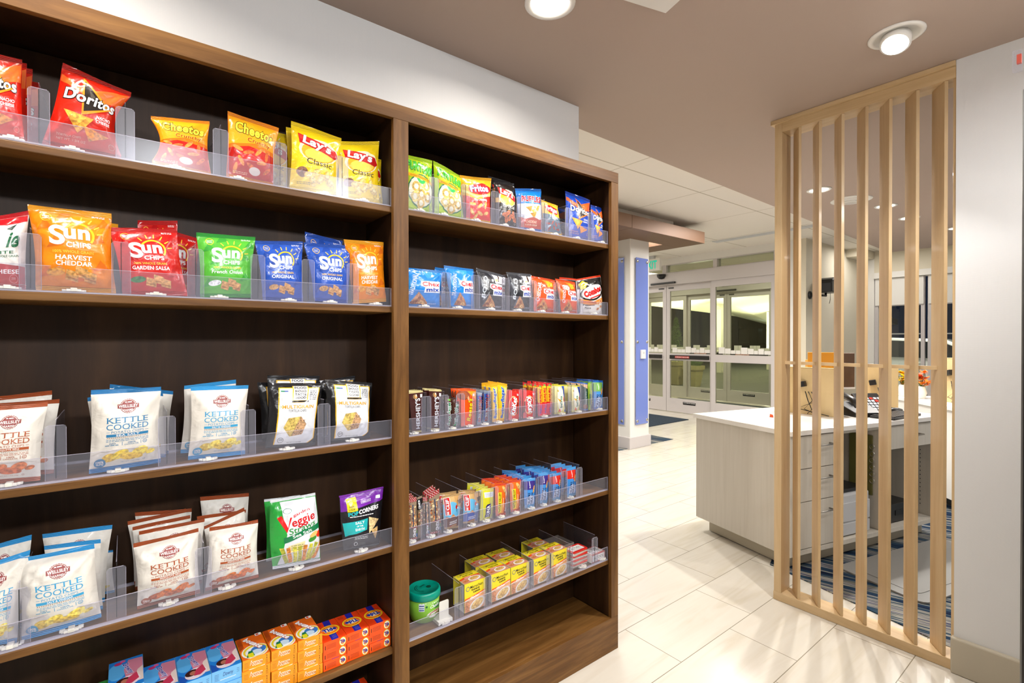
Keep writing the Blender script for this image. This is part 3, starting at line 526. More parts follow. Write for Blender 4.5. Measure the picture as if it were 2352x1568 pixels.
# cartons: faces drawn on the unit (asp x 1)
art('maru', .87, '#f3de2a', '#ffffff', P('#f0601c', (0, .48), (.3, .5), (.87, .62), (.87, .52), (.4, .42), (0, .38))+P('#e8a878', (0, .42), (.4, .46), (.87, .58), (.87, 0), (0, 0))+P('#f4ead8', (0, .42), (.87, .56), (.87, .54), (0, .40))+E('#f8f4ec', .52, .18, .34, .2, 22)+E('#e8c070', .52, .2, .27, .14, 22, fin='food')+E('#d8a84c', .5, .2, .14, .06, 22, fin='food')+E('#d88a50', .12, .2, .1, .2, 0, fin='food')+G('#7a7a78', .14, .80, .06, .085, n=16)+T('#1a1a14', 'Maruchan', .50, .84, .52, .10, rot=3, b=.012)+T('#1a1a14', 'Instant', .46, .74, .34, .075, rot=3, b=.04)+T('#1a1a14', 'Lunch', .50, .655, .28, .075, rot=3, b=.04)+T('#ffffff', 'Chicken', .42, .475, .38, .08, rot=9, sh=.2, b=.04)+T('#ffffff', 'FLAVOR', .72, .54, .18, .035, rot=9), 'card', 0)
art('maru_top', 1.15, '#f0dc28', '#ffffff', P('#e8501c', (0, .5), (.4, .62), (1.15, .56), (1.15, .42), (.4, .48), (0, .36))+P('#d8987c', (0, .36), (.4, .48), (1.15, .42), (1.15, 0), (0, 0))+E('#f8f4ec', .72, .28, .34, .22, 8)+E('#d8ac60', .72, .30, .26, .15, 8, fin='food')+E('#c87848', .22, .22, .18, .1, 20, fin='food')+G('#6a6a60', .2, .8, .05, .075, n=14)+T('#1a1a14', 'Maruchan', .62, .88, .66, .11, b=.012)+T('#1a1a14', 'Instant Lunch', .62, .73, .6, .1, b=.04)+T('#ffffff', 'Chicken', .5, .53, .4, .08, rot=4, sh=.2, b=.03), 'card', 0)
art('altoid', 1.6, '#f2f0ee', '#c81c20', Q('#c82c28', 0, 0, 1.6, 1)+Q('#f6f5f2', .08, .1, 1.52, .9)+T('#3a4a44', 'ALTOIDS', .8, .54, 1.1, .34, b=.01)+lines('#a86060', .8, .2, 1.1, 1, .1, .05), 'card', 0)
art('tide_f', 2.45, '#f4560c', '#f4560c', E('#fbd820', 2.02, .5, .36, .46)+E('#f4f4f8', 2.02, .5, .30, .385)+E('#f8a01c', 2.02, .46, .22, .28)+T('#1c2c9c', 'Tide', 2.02, .54, .50, .42, rot=8, b=.06)+T('#4a1404', '1', .2, .42, .08, .42, b=.02)+lines('#a83408', .85, .62, .95, 4, .13, .05, 3), 'card', 0)
def tidetop(rot): return Q('#2424a0', .24, 0, .42, 1, -3)+lines('#7a7ad8', .33, .2, .12, 4, .04, .012)+E('#fbd820', .31, .50, .26, .23)+E('#f4601c', .31, .50, .22, .19)+G('#fbd820', .31, .5, .12, .15, n=18)+E('#f8e8d0', .31, .5, .1, .1)+O('#f4f4f8', '#1c2c9c', 'Tide', .31, .50, .34, .17, rot=rot, b=.06, ob=.1)+lines('#7a2408', .12, .92, .14, 4, .035, .012, 5)
art('tide_top', .6, '#e83c0c', '#e83c0c', tidetop(4), 'card', 0)
art('tide_top2', .6, '#e83c0c', '#e83c0c', tidetop(184), 'card', 0)
art('bounce_f', 2.5, '#fb9c10', '#fb9c10', O('#fff4dc', '#f08a10', 'bounce', 1.25, .5, 1.05, .42, rot=-3, sh=.15, b=.02, ob=.12)+T('#5a3008', '2', 2.2, .7, .1, .36, b=.02)+lines('#8a5410', 2.2, .4, .2, 4, .1, .04)+lines('#b87018', .35, .66, .4, 4, .14, .04), 'card', 0)
art('bounce_top', .6, '#ee6c18', '#ee6c18', P('#b84810', (0, 1), (0, .4), (.12, .55), (.12, 1))+E('#f6f4ec', .32, .26, .30, .30)+E('#f2d428', .33, .27, .27, .27)+E('#f4f6f8', .33, .24, .23, .22)+E('#3a7cc8', .40, .28, .17, .16)+E('#cfe4f4', .34, .2, .12, .1)+P('#1c7a4c', (.1, .06), (.28, .06), (.26, .3), (.18, .3))+Q('#e8e020', .14, .04, .26, .2)+O('#d8401c', '#ffffff', 'bounce', .34, .60, .62, .15, rot=-62, b=.06, ob=.12)+Q('#f0f0ee', .44, .88, .58, .99)+Q('#d84820', .46, .9, .52, .97)+lines('#6a3008', .06, .85, .08, 8, .05, .012), 'card', 0)
art('downy_f', 1.84, '#76bdee', '#76bdee', T('#2a3a8c', 'Downy', 1.0, .6, .62, .36, sh=.1, b=.0)+lines('#3a5aa0', .3, .72, .26, 5, .1, .03)+lines('#3a5aa0', 1.62, .72, .16, 3, .12, .03)+lines('#d8ecfa', 1.0, .26, 1.0, 1, .1, .06), 'card', 0)
art('downy_top', .6, '#1f7fd8', '#1f7fd8', P('#1c54b8', (0, .3), (.2, .1), (.1, 0), (0, 0))+E('#5ab0ec', .14, .62, .16, .28)+P('#d8849c', (.34, .93), (.6, .9), (.6, .4), (.3, .3), (.26, .62))+P('#e8d4cc', (.5, .5), (.6, .6), (.6, .12), (.4, .12))+E('#f0e0e8', .33, .2, .22, .17, 20)+E('#3c1c18', .25, .24, .13, .10, 20)+E('#b87058', .28, .22, .07, .065, 10)+P('#c83858', (.34, .3), (.48, .42), (.52, .2), (.4, .1), (.28, .12))+E('#c83070', .16, .88, .07, .05)+E('#e05a90', .24, .93, .05, .04)+O('#f0f4ff', '#3a2c9c', 'Downy', .33, .62, .40, .13, rot=-72, b=.02, ob=.07), 'card', 0)
art('green_top', .6, '#3fae4c', '#3fae4c', P('#f0a030', (0, 0), (0, 1), (.16, 1), (.12, 0))+P('#e8d838', (.14, 0), (.18, 1), (.36, 1), (.3, 0))+E('#f4f4f0', .2, .3, .12, .16)+E('#e8c040', .2, .36, .06, .07)+E('#f4f4f4', .42, .5, .06, .05)+E('#f0b020', .42, .5, .02, .02)+E('#1c6a30', .44, .66, .07, .05, 30)+T('#c83020', 'oxi', .2, .14, .2, .1, b=.05), 'card', 0)
art('green_f', 1.84, '#2f9a48', '#2f9a48', T('#ffffff', 'oxi', .8, .5, .6, .4, b=.05)+lines('#d8f0d8', 1.5, .7, .4, 4, .12, .04), 'card', 0)

CA = {}
def compile_art(name, us, vs):
    key = (name, len(us), len(vs))
    if key in CA: return CA[key]
    A = ART[name]; asp = A['asp']; s = A['s']
    bm = bmesh.new(); keys = []; boxes = []
    for c, p, fs, fin in A['els']:
        k = (c, fin or A['fin'])
        if k not in keys: keys.append(k)
        lo = p.min(0); hi = p.max(0); ly = 0
        for l2, h2, y2 in boxes:
            if lo[0] < h2[0] and hi[0] > l2[0] and lo[1] < h2[1] and hi[1] > l2[1]: ly = max(ly, y2+1)
        boxes.append((lo, hi, ly))
        vv = [bm.verts.new((q[0]/asp, q[1], ly*.001)) for q in p]
        for f in fs:
            try: nf = bm.faces.new([vv[i] for i in f]); nf.material_index = keys.index(k)
            except ValueError: pass
    def cut(co, no, **kw): bmesh.ops.bisect_plane(bm, geom=bm.verts[:]+bm.edges[:]+bm.faces[:], dist=1e-6, plane_co=co, plane_no=no, **kw)
    cut((.012, 0, 0), (1, 0, 0), clear_inner=True); cut((.988, 0, 0), (1, 0, 0), clear_outer=True)
    cut((0, s+.004, 0), (0, 1, 0), clear_inner=True); cut((0, 1-s-.004, 0), (0, 1, 0), clear_outer=True)
    if len(us) > 2:
        for u in us[1:-1]: cut((u, 0, 0), (1, 0, 0))
        for v in vs[1:-1]: cut((0, v, 0), (0, 1, 0))
        for v in bm.verts: v.co.x = np.interp(v.co.x, us, range(len(us))); v.co.y = np.interp(v.co.y, vs, range(len(vs)))
        for k in range(-len(vs)+2, len(us)-1): cut((k, 0, 0), (1, -1, 0))
    bm.normal_update()
    for f in bm.faces:
        if f.normal.z < 0: f.normal_flip()
    bm.verts.index_update()
    V = np.array([tuple(v.co) for v in bm.verts]).reshape(-1, 3); F = [tuple(v.index for v in f.verts) for f in bm.faces]; K = [f.material_index for f in bm.faces]
    bm.free()
    CA[key] = (V, F, K, keys); return CA[key]
def link_mesh(name, V, F, K, mats, smooth, normals=None, parent=None):
    me = bpy.data.meshes.new(name); me.from_pydata([tuple(map(float, v)) for v in V], [], F)
    for m in mats: me.materials.append(m)
    me.polygons.foreach_set('material_index', K); me.polygons.foreach_set('use_smooth', [smooth]*len(F)); me.update()
    if normals is not None: me.normals_split_custom_set_from_vertices([tuple(map(float, n)) for n in normals])
    o = bpy.data.objects.new(name, me); COL.objects.link(o)
    if parent is not None: o.parent = parent
    return o
def bag(name, artn, Y, c, label, cat='snack bag', group=None, T_=.024, pl=.04, pr=.04, parts=True, seed=0, nu=12, nv=16, lean=.0):
    """pillow pack between the corners c = (TLx,TLz,TRx,TRz,BRx,BRz,BLx,BLz) standing at depth Y"""
    A = ART[artn]; s = A['s']; rg = np.random.RandomState(seed)
    x0 = (c[0]+c[2]+c[4]+c[6])/4; z0 = min(c[5], c[7])
    us = np.linspace(0, 1, nu+1); inner = np.linspace(max(s, .02), 1-max(s, .02), nv-1)
    us = .5-.5*np.cos(np.pi*us)*(.35)-.5*(1-2*us)*.65
    vs = np.concatenate([[0], inner, [1]])
    U, V = np.meshgrid(us, vs)
    TL, TR, BR, BL = [np.array([c[2*i]-x0, c[2*i+1]-z0]) for i in range(4)]
    s2 = max(s, .02); t = np.clip((V-s2)/(1-2*s2), 0, 1); pn = np.sin(np.pi*t)
    Uw = U+(np.where(U < .5, pl, -pr)*pn*(abs(2*U-1)**1.5))
    bl = lambda a, b: a[None, None, :]*(1-Uw)[..., None]+b[None, None, :]*Uw[..., None]
    XZ = bl(BL, BR)*(1-V)[..., None]+bl(TL, TR)*V[..., None]
    pu = np.clip(1-(2*U-1)**2, 0, 1)**.6; pv = np.clip(pn, 0, 1)**.45
    ph = rg.uniform(0, 6.28, 12); dep = T_*(pu*pv)
    wr = np.zeros_like(U)
    for i, (cu, cv) in enumerate(((0, 0), (1, 0), (0, 1), (1, 1))):          # creases fan out from the corners
        dx = (U-cu)*.75; dy = V-cv; an = np.arctan2(dy, dx); rr_ = np.hypot(dx, dy)
        wr += np.sin(an*rg.uniform(7, 13)+ph[i])*np.exp(-((rr_-.22)/.16)**2)*.0055
    wr += np.sin(U*7+ph[5]+V*6)*np.sin(V*9+ph[6]-U*5)*.0016+np.sin(V*21+ph[7]+U*5)*(abs(2*U-1)**2)*.0026
    k = T_/.024
    yf = -(dep+wr*k*pv**.7*pu**.3); yb = dep*.8-wr*.5*k*pv*pu**.3
    ln = (V-.5)*lean+np.where(V > 1-s2, 1, 0)*np.sin(U*5+ph[8])*.003*k+np.where(V < s2, 1, 0)*np.sin(U*4+ph[9])*.002*k
    front = np.stack([XZ[..., 0], yf+ln, XZ[..., 1]], -1); back = np.stack([XZ[..., 0], yb+ln+.0008, XZ[..., 1]], -1)
    def nrm(Pg):
        du = np.gradient(Pg, axis=1); dv = np.gradient(Pg, axis=0); n = np.cross(du, dv); n /= np.linalg.norm(n, axis=-1, keepdims=True)+1e-12; return n
    nf = nrm(front); nb = -nrm(back)
    W_ = nu+1; H_ = nv+1
    def grid(r0, r1, mat_i):
        vv = []; nn = []; ff = []; kk = []; R_ = r1-r0+1
        for g, n in ((front, nf), (back, nb)):
            vv += list(g[r0:r1+1].reshape(-1, 3)); nn += list(n[r0:r1+1].reshape(-1, 3))
        for r in range(R_-1):
            for q in range(nu):
                a = r*W_+q; ff += [(a, a+1, a+W_+1), (a, a+W_+1, a+W_)]; b = R_*W_+a; ff.append((b, b+W_, b+W_+1, b+1))
            ff.append((r*W_, r*W_+W_, R_*W_+r*W_+W_, R_*W_+r*W_)); e = r*W_+nu; ff.append((e, R_*W_+e, R_*W_+e+W_, e+W_))
        for q in range(nu):
            ff.append((q, R_*W_+q, R_*W_+q+1, q+1)); e = (R_-1)*W_+q; ff.append((e, e+1, R_*W_+e+1, R_*W_+e))
        return vv, nn, ff, [mat_i]*len(ff)
    r0, r1 = (1, nv-1) if s > 0 else (0, nv)
    base = ink(A['base'], A['fin']); cf = {'film': 'crimp', 'matte': 'crimpm'}.get(A['fin'], A['fin']); seal = ink(A['seal'], cf); seal2 = ink(A['seal2'], cf)
    vv, nn, ff, kk = grid(r0, r1, 0); mats = [base]
    AV, AF, AK, keys = compile_art(artn, us, vs) if True else None
    if len(AV):
        iu = np.clip(np.floor(AV[:, 0]+1e-6).astype(int), 0, nu-1); iv = np.clip(np.floor(AV[:, 1]+1e-6).astype(int), 0, nv-1)
        fu = (AV[:, 0]-iu)[:, None]; fv = (AV[:, 1]-iv)[:, None]
        def smp(Gd):
            A_, B_, C_, D_ = Gd[iv, iu], Gd[iv, iu+1], Gd[iv+1, iu+1], Gd[iv+1, iu]
            return np.where(fu >= fv, A_+fu*(B_-A_)+fv*(C_-B_), A_+fv*(D_-A_)+fu*(C_-D_))
        pos = smp(front); nm = smp(nf); off = .0004+.00016*(AV[:, 2]*1000)
        pos = pos+nm*off[:, None]*(.8 if T_ > .015 else .6)
        b = len(vv); vv += list(pos); nn += list(nm)
        for k_ in keys: mats.append(ink(*k_))
        ff += [tuple(i+b for i in f) for f in AF]; kk += [k_+1 for k_ in AK]
    if parts and s > 0:
        rt = root(name, label, cat, (x0, Y, z0), 0, group)
        link_mesh('pouch', vv, ff, kk, mats, True, nn, rt)
        for nm_, a_, b_, mt in (('bottom_seal', 0, 1, seal2), ('top_seal', nv-1, nv, seal)):
            v2, n2, f2, k2 = grid(a_, b_, 0); link_mesh(nm_, v2, f2, k2, [mt], True, n2, rt)
        return rt
    if s > 0:
        for a_, b_, mt in ((0, 1, seal2), (nv-1, nv, seal)):
            v2, n2, f2, k2 = grid(a_, b_, 0); b = len(vv); vv += v2; nn += n2; mats.append(mt)
            ff += [tuple(i+b for i in f) for f in f2]; kk += [len(mats)-1]*len(f2)
    o = link_mesh(name, vv, ff, kk, mats, True, nn); o.location = (x0, Y, z0)
    return tag(o, label, cat, group)
def decal(mb, artn, org, ex, ez, nrm_, base=True):
    """artwork on a flat rectangle: org + u*ex + v*ez"""
    V, F, K, keys = compile_art(artn, [0, 1], [0, 1]); org, ex, ez, nn = [Vector(a) for a in (org, ex, ez, nrm_)]
    for ki, k in enumerate(keys):
        fs = [f for f, q in zip(F, K) if q == ki]
        if not fs: continue
        used = sorted({i for f in fs for i in f}); ix = {i: j for j, i in enumerate(used)}
        mb.add([org+ex*V[i, 0]+ez*V[i, 1]+nn*(.0003+.00015*V[i, 2]*1000) for i in used], [tuple(ix[i] for i in f) for f in fs], ink(*k))
def carton(name, x0, x1, y0, y1, z0, z1, face, top, label, cat='carton', group=None, side=None):
    A = ART[face]; mb = MB(); cx, cy = (x0+x1)/2, (y0+y1)/2; a, b, h = (x1-x0)/2, (y1-y0)/2, z1-z0
    mb.box(-a, a, -b, b, 0, h, ink(side or A['base'], 'card'))
    decal(mb, face, (-a, -b, 0), (2*a, 0, 0), (0, 0, h), (0, -1, 0))
    if top: 
        mb.add([(-a+.0005, -b+.0005, h+.0002), (a-.0005, -b+.0005, h+.0002), (a-.0005, b-.0005, h+.0002), (-a+.0005, b-.0005, h+.0002)], [(0, 1, 2, 3)], ink(ART[top]['base'], 'card'))
        decal(mb, top, (-a, -b, h), (2*a, 0, 0), (0, 2*b, 0), (0, 0, 1.4))
    o = mb.build(name, fix=False); o.location = (cx, cy, z0)
    return tag(o, label, cat, group)
# ---------------------------------------------------------------- the setting
def struct(name, mb, bevel=0): o = mb.build(name, bevel=bevel); return tag(o, kind='structure')
struct('floor', MB().box(-3.2, 10.6, -3.7, 8.7, -.1, 0, M['floor']))
struct('wall_shelf_side', MB().box(-3.2, 1.793, 1.75, 1.93, 0, ZT, M['wall']))
struct('wall_right', MB().box(2.735, 2.875, -3.5, .488, 0, ZT, M['wall']))
mb = MB().box(2.715, 2.895, -3.5, .496, 0, .15, M['base'])
struct('baseboard_right', mb, .006)
struct('wall_camera_side', MB().box(-3.2, 10.6, -3.7, -3.5, 0, ZW, M['wall']))
struct('wall_left', MB().box(-3.4, -3.2, -3.7, 8.7, 0, ZW, M['wall']))
struct('wall_far', MB().box(-3.2, 8.3, 8.5, 8.7, 0, ZW, M['cream']))
struct('ceiling_soffit', MB().prism([(-3.2, -3.5), (8.13, -3.5), (8.13, 2.13), (1.96, 1.93), (-3.2, 1.93)], ZT, ZW, M['tan']))
struct('ceiling', MB().box(-3.2, 10.6, -3.5, 8.5, ZW, ZW+.1, M['ctile']))
struct('wall_reception', MB().box(8.13, 10.37, 3.163, 3.34, 0, ZW, M['cream']))
struct('trim_1', MB().box(9.75, 10.36, 2.93, 3.16, 2.79, ZW-.002, M['cream']))
# window wall X = 10.37
XW = 10.37
mb = MB()
mb.box(XW, XW+.2, 2.93, 3.34, 0, ZW, M['whitepaint']); mb.box(XW, XW+.2, -3.5, 2.93, 2.54, ZW, M['cream'])
mb.box(XW, XW+.2, -3.5, 2.93, 0, .42, M['whitepaint']); mb.box(XW, XW+.2, -3.5, .2, .42, 2.54, M['cream'])
mb.box(XW-.03, XW-.001, .2, 2.93, 2.44, 2.54, M['whitepaint']); mb.box(XW, XW+.2, .2, 2.93, 2.44, 2.5399, M['whitepaint']); struct('wall_window_side', mb)
for k, (y0, y1) in enumerate([(2.24, 2.93), (1.5, 2.2), (.86, 1.46), (.2, .82)]):
    mb = MB(); f = .05
    for a, b, c, d in ((y0, y0+f, .42, 2.44), (y1-f, y1, .42, 2.44), (y0+f, y1-f, .42, .47), (y0+f, y1-f, 2.39, 2.44), (y0+f, y1-f, 1.955, 2.02)): mb.box(XW+.04, XW+.1, a, b, c, d, M['alu'])
    mb.box(XW+.0655, XW+.075, y0+f, y1-f, 1.465, 1.485, M['alu']); mb.box(XW+.0655, XW+.074, y1-f-.045, y1-f-.03, .47, 1.955, M['alu'])
    r = tag(mb.build('window_%d' % (k+1)), kind='structure')
    MB().box(XW+.058, XW+.062, y0+f, y1-f, .47, 1.96, M['winglass']).build('pane', r)
    MB().box(XW+.02, XW+.026, y0+.01, y1-.01, 1.97, 2.435, M['whitepaint']).build('roller_shade', r)
# door walls: inner at 8.13, outer at 10.37
DY = 5.67
def doorset(X, n, wname):
    al = M['alu']; mb = MB()
    mb.box(X, X+.18, 3.34, 3.60, 0, ZW, M['whitepaint']); mb.box(X, X+.18, 7.74, 8.5, 0, ZW, M['whitepaint'])
    mb.box(X, X+.18, 3.60, 7.74, 2.8001, ZW, M['whitepaint']); struct(wname, mb)
    mb = MB().box(X-.03, X+.2, 3.60, 7.74, 2.415, 2.635, al)
    for a, b in ((3.60, 3.64), (4.60, 4.67), (5.63, 5.71), (6.67, 6.74), (7.70, 7.74)): mb.box(X, X+.14, a, b, 2.635, 2.80, al)
    mb.box(X+.001, X+.139, 3.645, 7.695, 2.787, 2.799, al); mb.box(X+.001, X+.139, 3.645, 7.695, 2.636, 2.65, al); struct('trim_%d' % (n+1), mb)
    for k, (a, b) in enumerate(((3.64, 4.60), (4.67, 5.63), (5.71, 6.67), (6.74, 7.70))):
        r = MB().box(X+.06, X+.07, a, b, 2.65, 2.785, M['glass']).build('window_%d' % (4+4*(n-1)+k+1)); tag(r, kind='structure')
    def leaf(name, y0, y1, x0, st, rail, side):
        mb = MB(); zt = 2.4145
        mb.box(x0, x0+.045, y0, y0+st, .01, zt, al); mb.box(x0, x0+.045, y1-st, y1, .01, zt, al)
        for c, d in ((zt-.115, zt), (.01, .265), (.985, 1.115)): mb.box(x0, x0+.045, y0+st+.0002, y1-st-.0002, c, d, al)
        r = tag(mb.build(name), kind='structure')
        MB().box(x0+.02, x0+.026, y0+st, y1-st, .266, .984, M['glass']).box(x0+.02, x0+.026, y0+st, y1-st, 1.116, zt-.116, M['glass']).build('pane', r)
        if rail:
            MB().box(x0-.03, x0-.001, y0+.09, y1-.09, 1.015, 1.085, M['black']).build('push_bar', r)
            o = MB(); ym = (y0+y1)/2; o.box(x0-.034, x0-.0305, ym-.02, ym+.28, 1.03, 1.07, ink('#b8342c', 'card')); s_ = ym+.27
            me_, fs_ = text_mesh('IN EMERGENCY PUSH TO OPEN', .01); lo, hi = me_.min(0), me_.max(0)
            pp = (me_-lo)/(hi-lo); o.add([(x0-.0348, s_-p_[0]*.28, 1.04+p_[1]*.02) for p_ in pp], fs_, ink('#ffffff', 'card')); o.build('push_sign', r, fix=False)
            o = MB().box(x0-.002, x0, ym-.13, ym+.13, .165, .215, M['black'])
            me_, fs_ = text_mesh('AUTOMATIC DOOR', .02); lo, hi = me_.min(0), me_.max(0); pp = (me_-lo)/(hi-lo)
            o.add([(x0-.0028, ym+.12-p_[0]*.24, .192+p_[1]*.015) for p_ in pp], fs_, ink('#ffffff', 'card')); o.build('warning_sticker', r, fix=False)
            MB().box(x0-.012, x0, (y0+.05 if side > 0 else y1-.16), (y0+.16 if side > 0 else y1-.05), zt-.065, zt-.045, M['black']).build('seal_clip', r)
        o = MB(); rr_ = random.Random(5+n); y = y0+st+.01
        while y < y1-st-.1:
            w_ = rr_.uniform(.07, .12); o.box(x0+.015, x0+.019, y, y+w_*.93, 1.135, 1.135+rr_.choice((.06, .09, .11)), M['whitepaint']); y += w_
        o.build('frosted_skyline_band', r)
    leaf('door_%d' % (4*n-3), DY-.98, DY-.004, X+.07, .075, True, -1)
    leaf('door_%d' % (4*n-2), DY+.004, DY+.98, X+.07, .075, True, 1)
    leaf('door_%d' % (4*n-1), 3.60, DY-.96, X+.005, .08, False, 0)
    leaf('door_%d' % (4*n), DY+.96, 7.74, X+.005, .08, False, 0)
    t = tag(MB().lathe([(.001, -.09), (.05, -.08), (.085, -.04), (.09, 0)], M['black'], 16, (X-.04, DY+.03, 2.62)).build('motion_sensor'), 'black dome motion sensor on the %s door header' % ('inner' if n == 1 else 'outer'), 'sensor')
    tag(MB().box(X-.06, X-.031, DY-.27, DY+.27, 2.43, 2.465, M['black']).build('sensor_bar', bevel=.004), 'thin black sensor bar over the %s sliding doors' % ('inner' if n == 1 else 'outer'), 'sensor bar')
doorset(8.13, 1, 'wall_entrance'); doorset(10.37, 2, 'wall_outer_entrance')
struct('trim_4', MB().box(8.31, 10.37, 3.34, 3.36, 0, .12, M['base']))
struct('wall_vestibule_side', MB().box(8.31, 10.37, 8.3, 8.5, 0, ZW, M['cream']))
tag(MB().box(8.45, 10.2, 4.6, 6.7, .001, .012, M['matblue']).build('entrance_mat'), 'long charcoal mat inside the vestibule between the two door sets', 'mat')
tag(MB().box(6.5, 7.62, 4.82, 7.0, .001, .010, M['matblue']).build('entrance_mat'), 'charcoal blue mat on the tiles in front of the sliding doors', 'mat')
struct('floor_carpet_inset', MB().box(3.6, 5.98, 4.02, 6.2, .0005, .004, M['carpet']))
struct('floor_reception_carpet', MB().prism([(2.92, .49), (2.9, -2.6), (10.3, -2.6), (10.3, 2.9), (4.4, 1.8), (3.13, 1.42)], .0005, .006, M['carpet']))
# ---------------------------------------------------------------- outside
struct('ground_outside', MB().box(10.6, 55, -20, 40, -.15, -.02, M['asphalt']))
cv = [(10.8, 15, 3.3), (15.6, 11.95, 2.70), (18.8, 11.95, 2.60), (23.8, 13.1, 2.60), (26.3, 13.75, 2.60), (32.5, 13.9, 1.98), (36, 9, 2.2), (24, 8.0, 3.0), (10.8, 5.2, 3.3)]
mb = MB(); nn_ = len(cv); cm = new('canopy_soffit', (.78, .74, .58), .7)
mb.add([(10.8, 8, 3.3)]+cv+[(10.8, 8, 3.6)]+[(a, b, c+.3) for a, b, c in cv], [(0, k+1, k+2) for k in range(nn_-1)]+[(nn_+1, nn_+3+k, nn_+2+k) for k in range(nn_-1)]+[(1+k, nn_+2+k, nn_+3+k, 2+k) for k in range(nn_-1)], cm)
struct('ceiling_canopy', mb)
for x, y, l in ((19.5, 10.9, 'slim white canopy column beyond the sliding doors'), (23.0, 10.4, 'farther white canopy column beyond the right door panel')): tag(MB().box(x-.14, x+.14, y-.14, y+.14, -.02, 2.6, M['whitepaint']).build('canopy_column'), l, 'column')
mb = MB()
for x, y, h, c in [(40, 16, 5, (.06, .035, .025)), (38, -4, 4.5, (.05, .04, .03)), (30, 22, 6, (.04, .045, .06))]:
    mb = MB().box(x, x+3, y, y+7, 0, h, new('far_facade', c, .8))
    for i in range(4): mb.box(x-.02, x, y+.6+i*1.6, y+1.5+i*1.6, 1, 2.2, M['darkglass'])
    r = root('building', {40: 'dark brown building across the night road seen through the right door leaf', 38: 'low dark building seen through the reception window', 30: 'dark slate building across the road seen through the left door leaf'}[x], 'building', (x, y, 0))
    o = mb.build('facade', r); o.location = (-x, -y, 0)
def planter(x, y, h, cone, label):
    r = root('planter', label, 'planter', (x, y, -.02))
    MB().prism([(-.13, -.13), (.13, -.13), (.13, .13), (-.13, .13)], 0, .02, M['pot']).build('base', r)
    mb = MB(); v = []
    for z, a in ((.02, .14), (h-.12, .20), (h-.12, .225), (h, .23)): v += [(-a, -a, z), (a, -a, z), (a, a, z), (-a, a, z)]
    fs = [(0, 3, 2, 1), (12, 13, 14, 15)]
    for k in range(3):
        for i in range(4): j = (i+1) % 4; fs.append((k*4+i, k*4+j, k*4+4+j, k*4+4+i))
    MB().add(v, fs, M['pot']).build('pot', r)
    rr_ = random.Random(int(x*10+y)); mb = MB()
    for i in range(1500):
        t_ = rr_.random(); a = rr_.uniform(0, 6.28)
        if cone: z = h-.02+t_*1.35; q = .25*(1-t_)**.8+.02
        else: z = h-.05+t_*.42; q = .25*math.sqrt(max(0, 1-(2*t_-.9)**2))
        q *= rr_.uniform(.75, 1.1); c = Vector((q*math.cos(a), q*math.sin(a), z)); d = Vector((rr_.uniform(-1, 1), rr_.uniform(-1, 1), rr_.uniform(-.3, 1))).normalized()*.045; e = d.cross(Vector((math.cos(a), math.sin(a), .3))).normalized()*.012
        mb.add([c, c+d*.5+e, c+d, c+d*.5-e], [(0, 1, 2, 3)], M['leaf'])
    mb.build('shrub', r, fix=False)
planter(13.27, 8.83, .72, True, 'cream planter with a cone shaped evergreen beyond the left door leaf')
planter(13.2, 8.19, .62, False, 'cream planter with a drooping round shrub beyond the sliding doors')
def car(x, y, rz):
    r = root('car', 'silver white sedan parked outside the reception window', 'car', (x, y, 0), rz)
    body = [(-2.2, .25), (-2.25, .6), (-2.1, .82), (-1.35, .95), (-.55, 1.38), (.55, 1.42), (1.25, 1.02), (2.05, .9), (2.25, .6), (2.2, .25)]
    MB().prism(body, -.85, .85, M['carpaint'], 'Y').build('body', r, bevel=.05)
    for s_ in (-1, 1):
        o = MB().prism([(-1.2, .98), (-.52, 1.32), (.5, 1.36), (1.05, 1.02)], s_*.86, s_*.865, M['darkglass'], 'Y').build('side_window', r)
        for k in (-1.35, 1.35): MB().lathe([(.30, -.1), (.33, -.08), (.33, .08), (.30, .1)], M['black'], 20, T=Matrix.Translation((k, s_*.8, .33)) @ Matrix.Rotation(R(90), 4, 'X')).build('wheel', r)
        MB().box(-.2, .0, s_*.862, s_*.88, .86, .89, M['steel']).build('door_handle', r)
    MB().box(-2.28, -2.2, -.7, -.45, .62, .74, M['trim']).build('headlamp', r)
car(13.6, 3.1, R(97))
for x, y, z in [(24, 9.6, 2.3), (30, 10.0, 2.2), (22, 12.6, 1.9), (27, 12.2, 1.7)]:
    r = root('street_lamp', {24: 'bright bluish street lamp seen through the right sliding panel', 30: 'second small street lamp right of the brightest', 22: 'far street lamp seen through the left leaf', 27: 'short lamp post beyond the canopy'}[x], 'street lamp', (x, y, 0))
    MB().lathe([(.05, 0), (.035, z-.1)], M['darkm'], 8).build('pole', r); MB().lathe([(.001, z), (.15, z-.04), (.15, z-.12), (.02, z-.14)], M['emit2'], 10).build('lamp_head', r)
# ---------------------------------------------------------------- bookcase
D = 1.462; FR = 1.480; BK = 1.70; CT = 2.144
XL, XD0, XD1, XR0, XR1 = -.369, .668, .720, 1.705, 1.751
bc = root('bookcase', 'tall dark walnut built-in bookcase with two shelf bays of snacks', 'bookcase', (0, D, 0))
def part(n, x0, x1, y0, y1, z0, z1, m, bevel=.0012, parent=bc): 
    o = MB().box(x0, x1, y0-D, y1-D, z0, z1, m).build(n, parent, bevel=bevel); return o
part('stile', XL, XL+.052, D, FR-.0005, .15, CT-.047, M['walnut_v']); part('stile', XD0, XD1, D, FR-.0005, .15, CT-.047, M['walnut_v']); part('stile', XR0, XR1, D, FR-.0005, .15, CT-.047, M['walnut_v'])
part('top_rail', XL, XR1, D, FR-.0005, CT-.047, CT, M['walnut_h']); part('toe_board', XL, XR1, D, FR-.0005, 0, .15, M['walnut_h'])
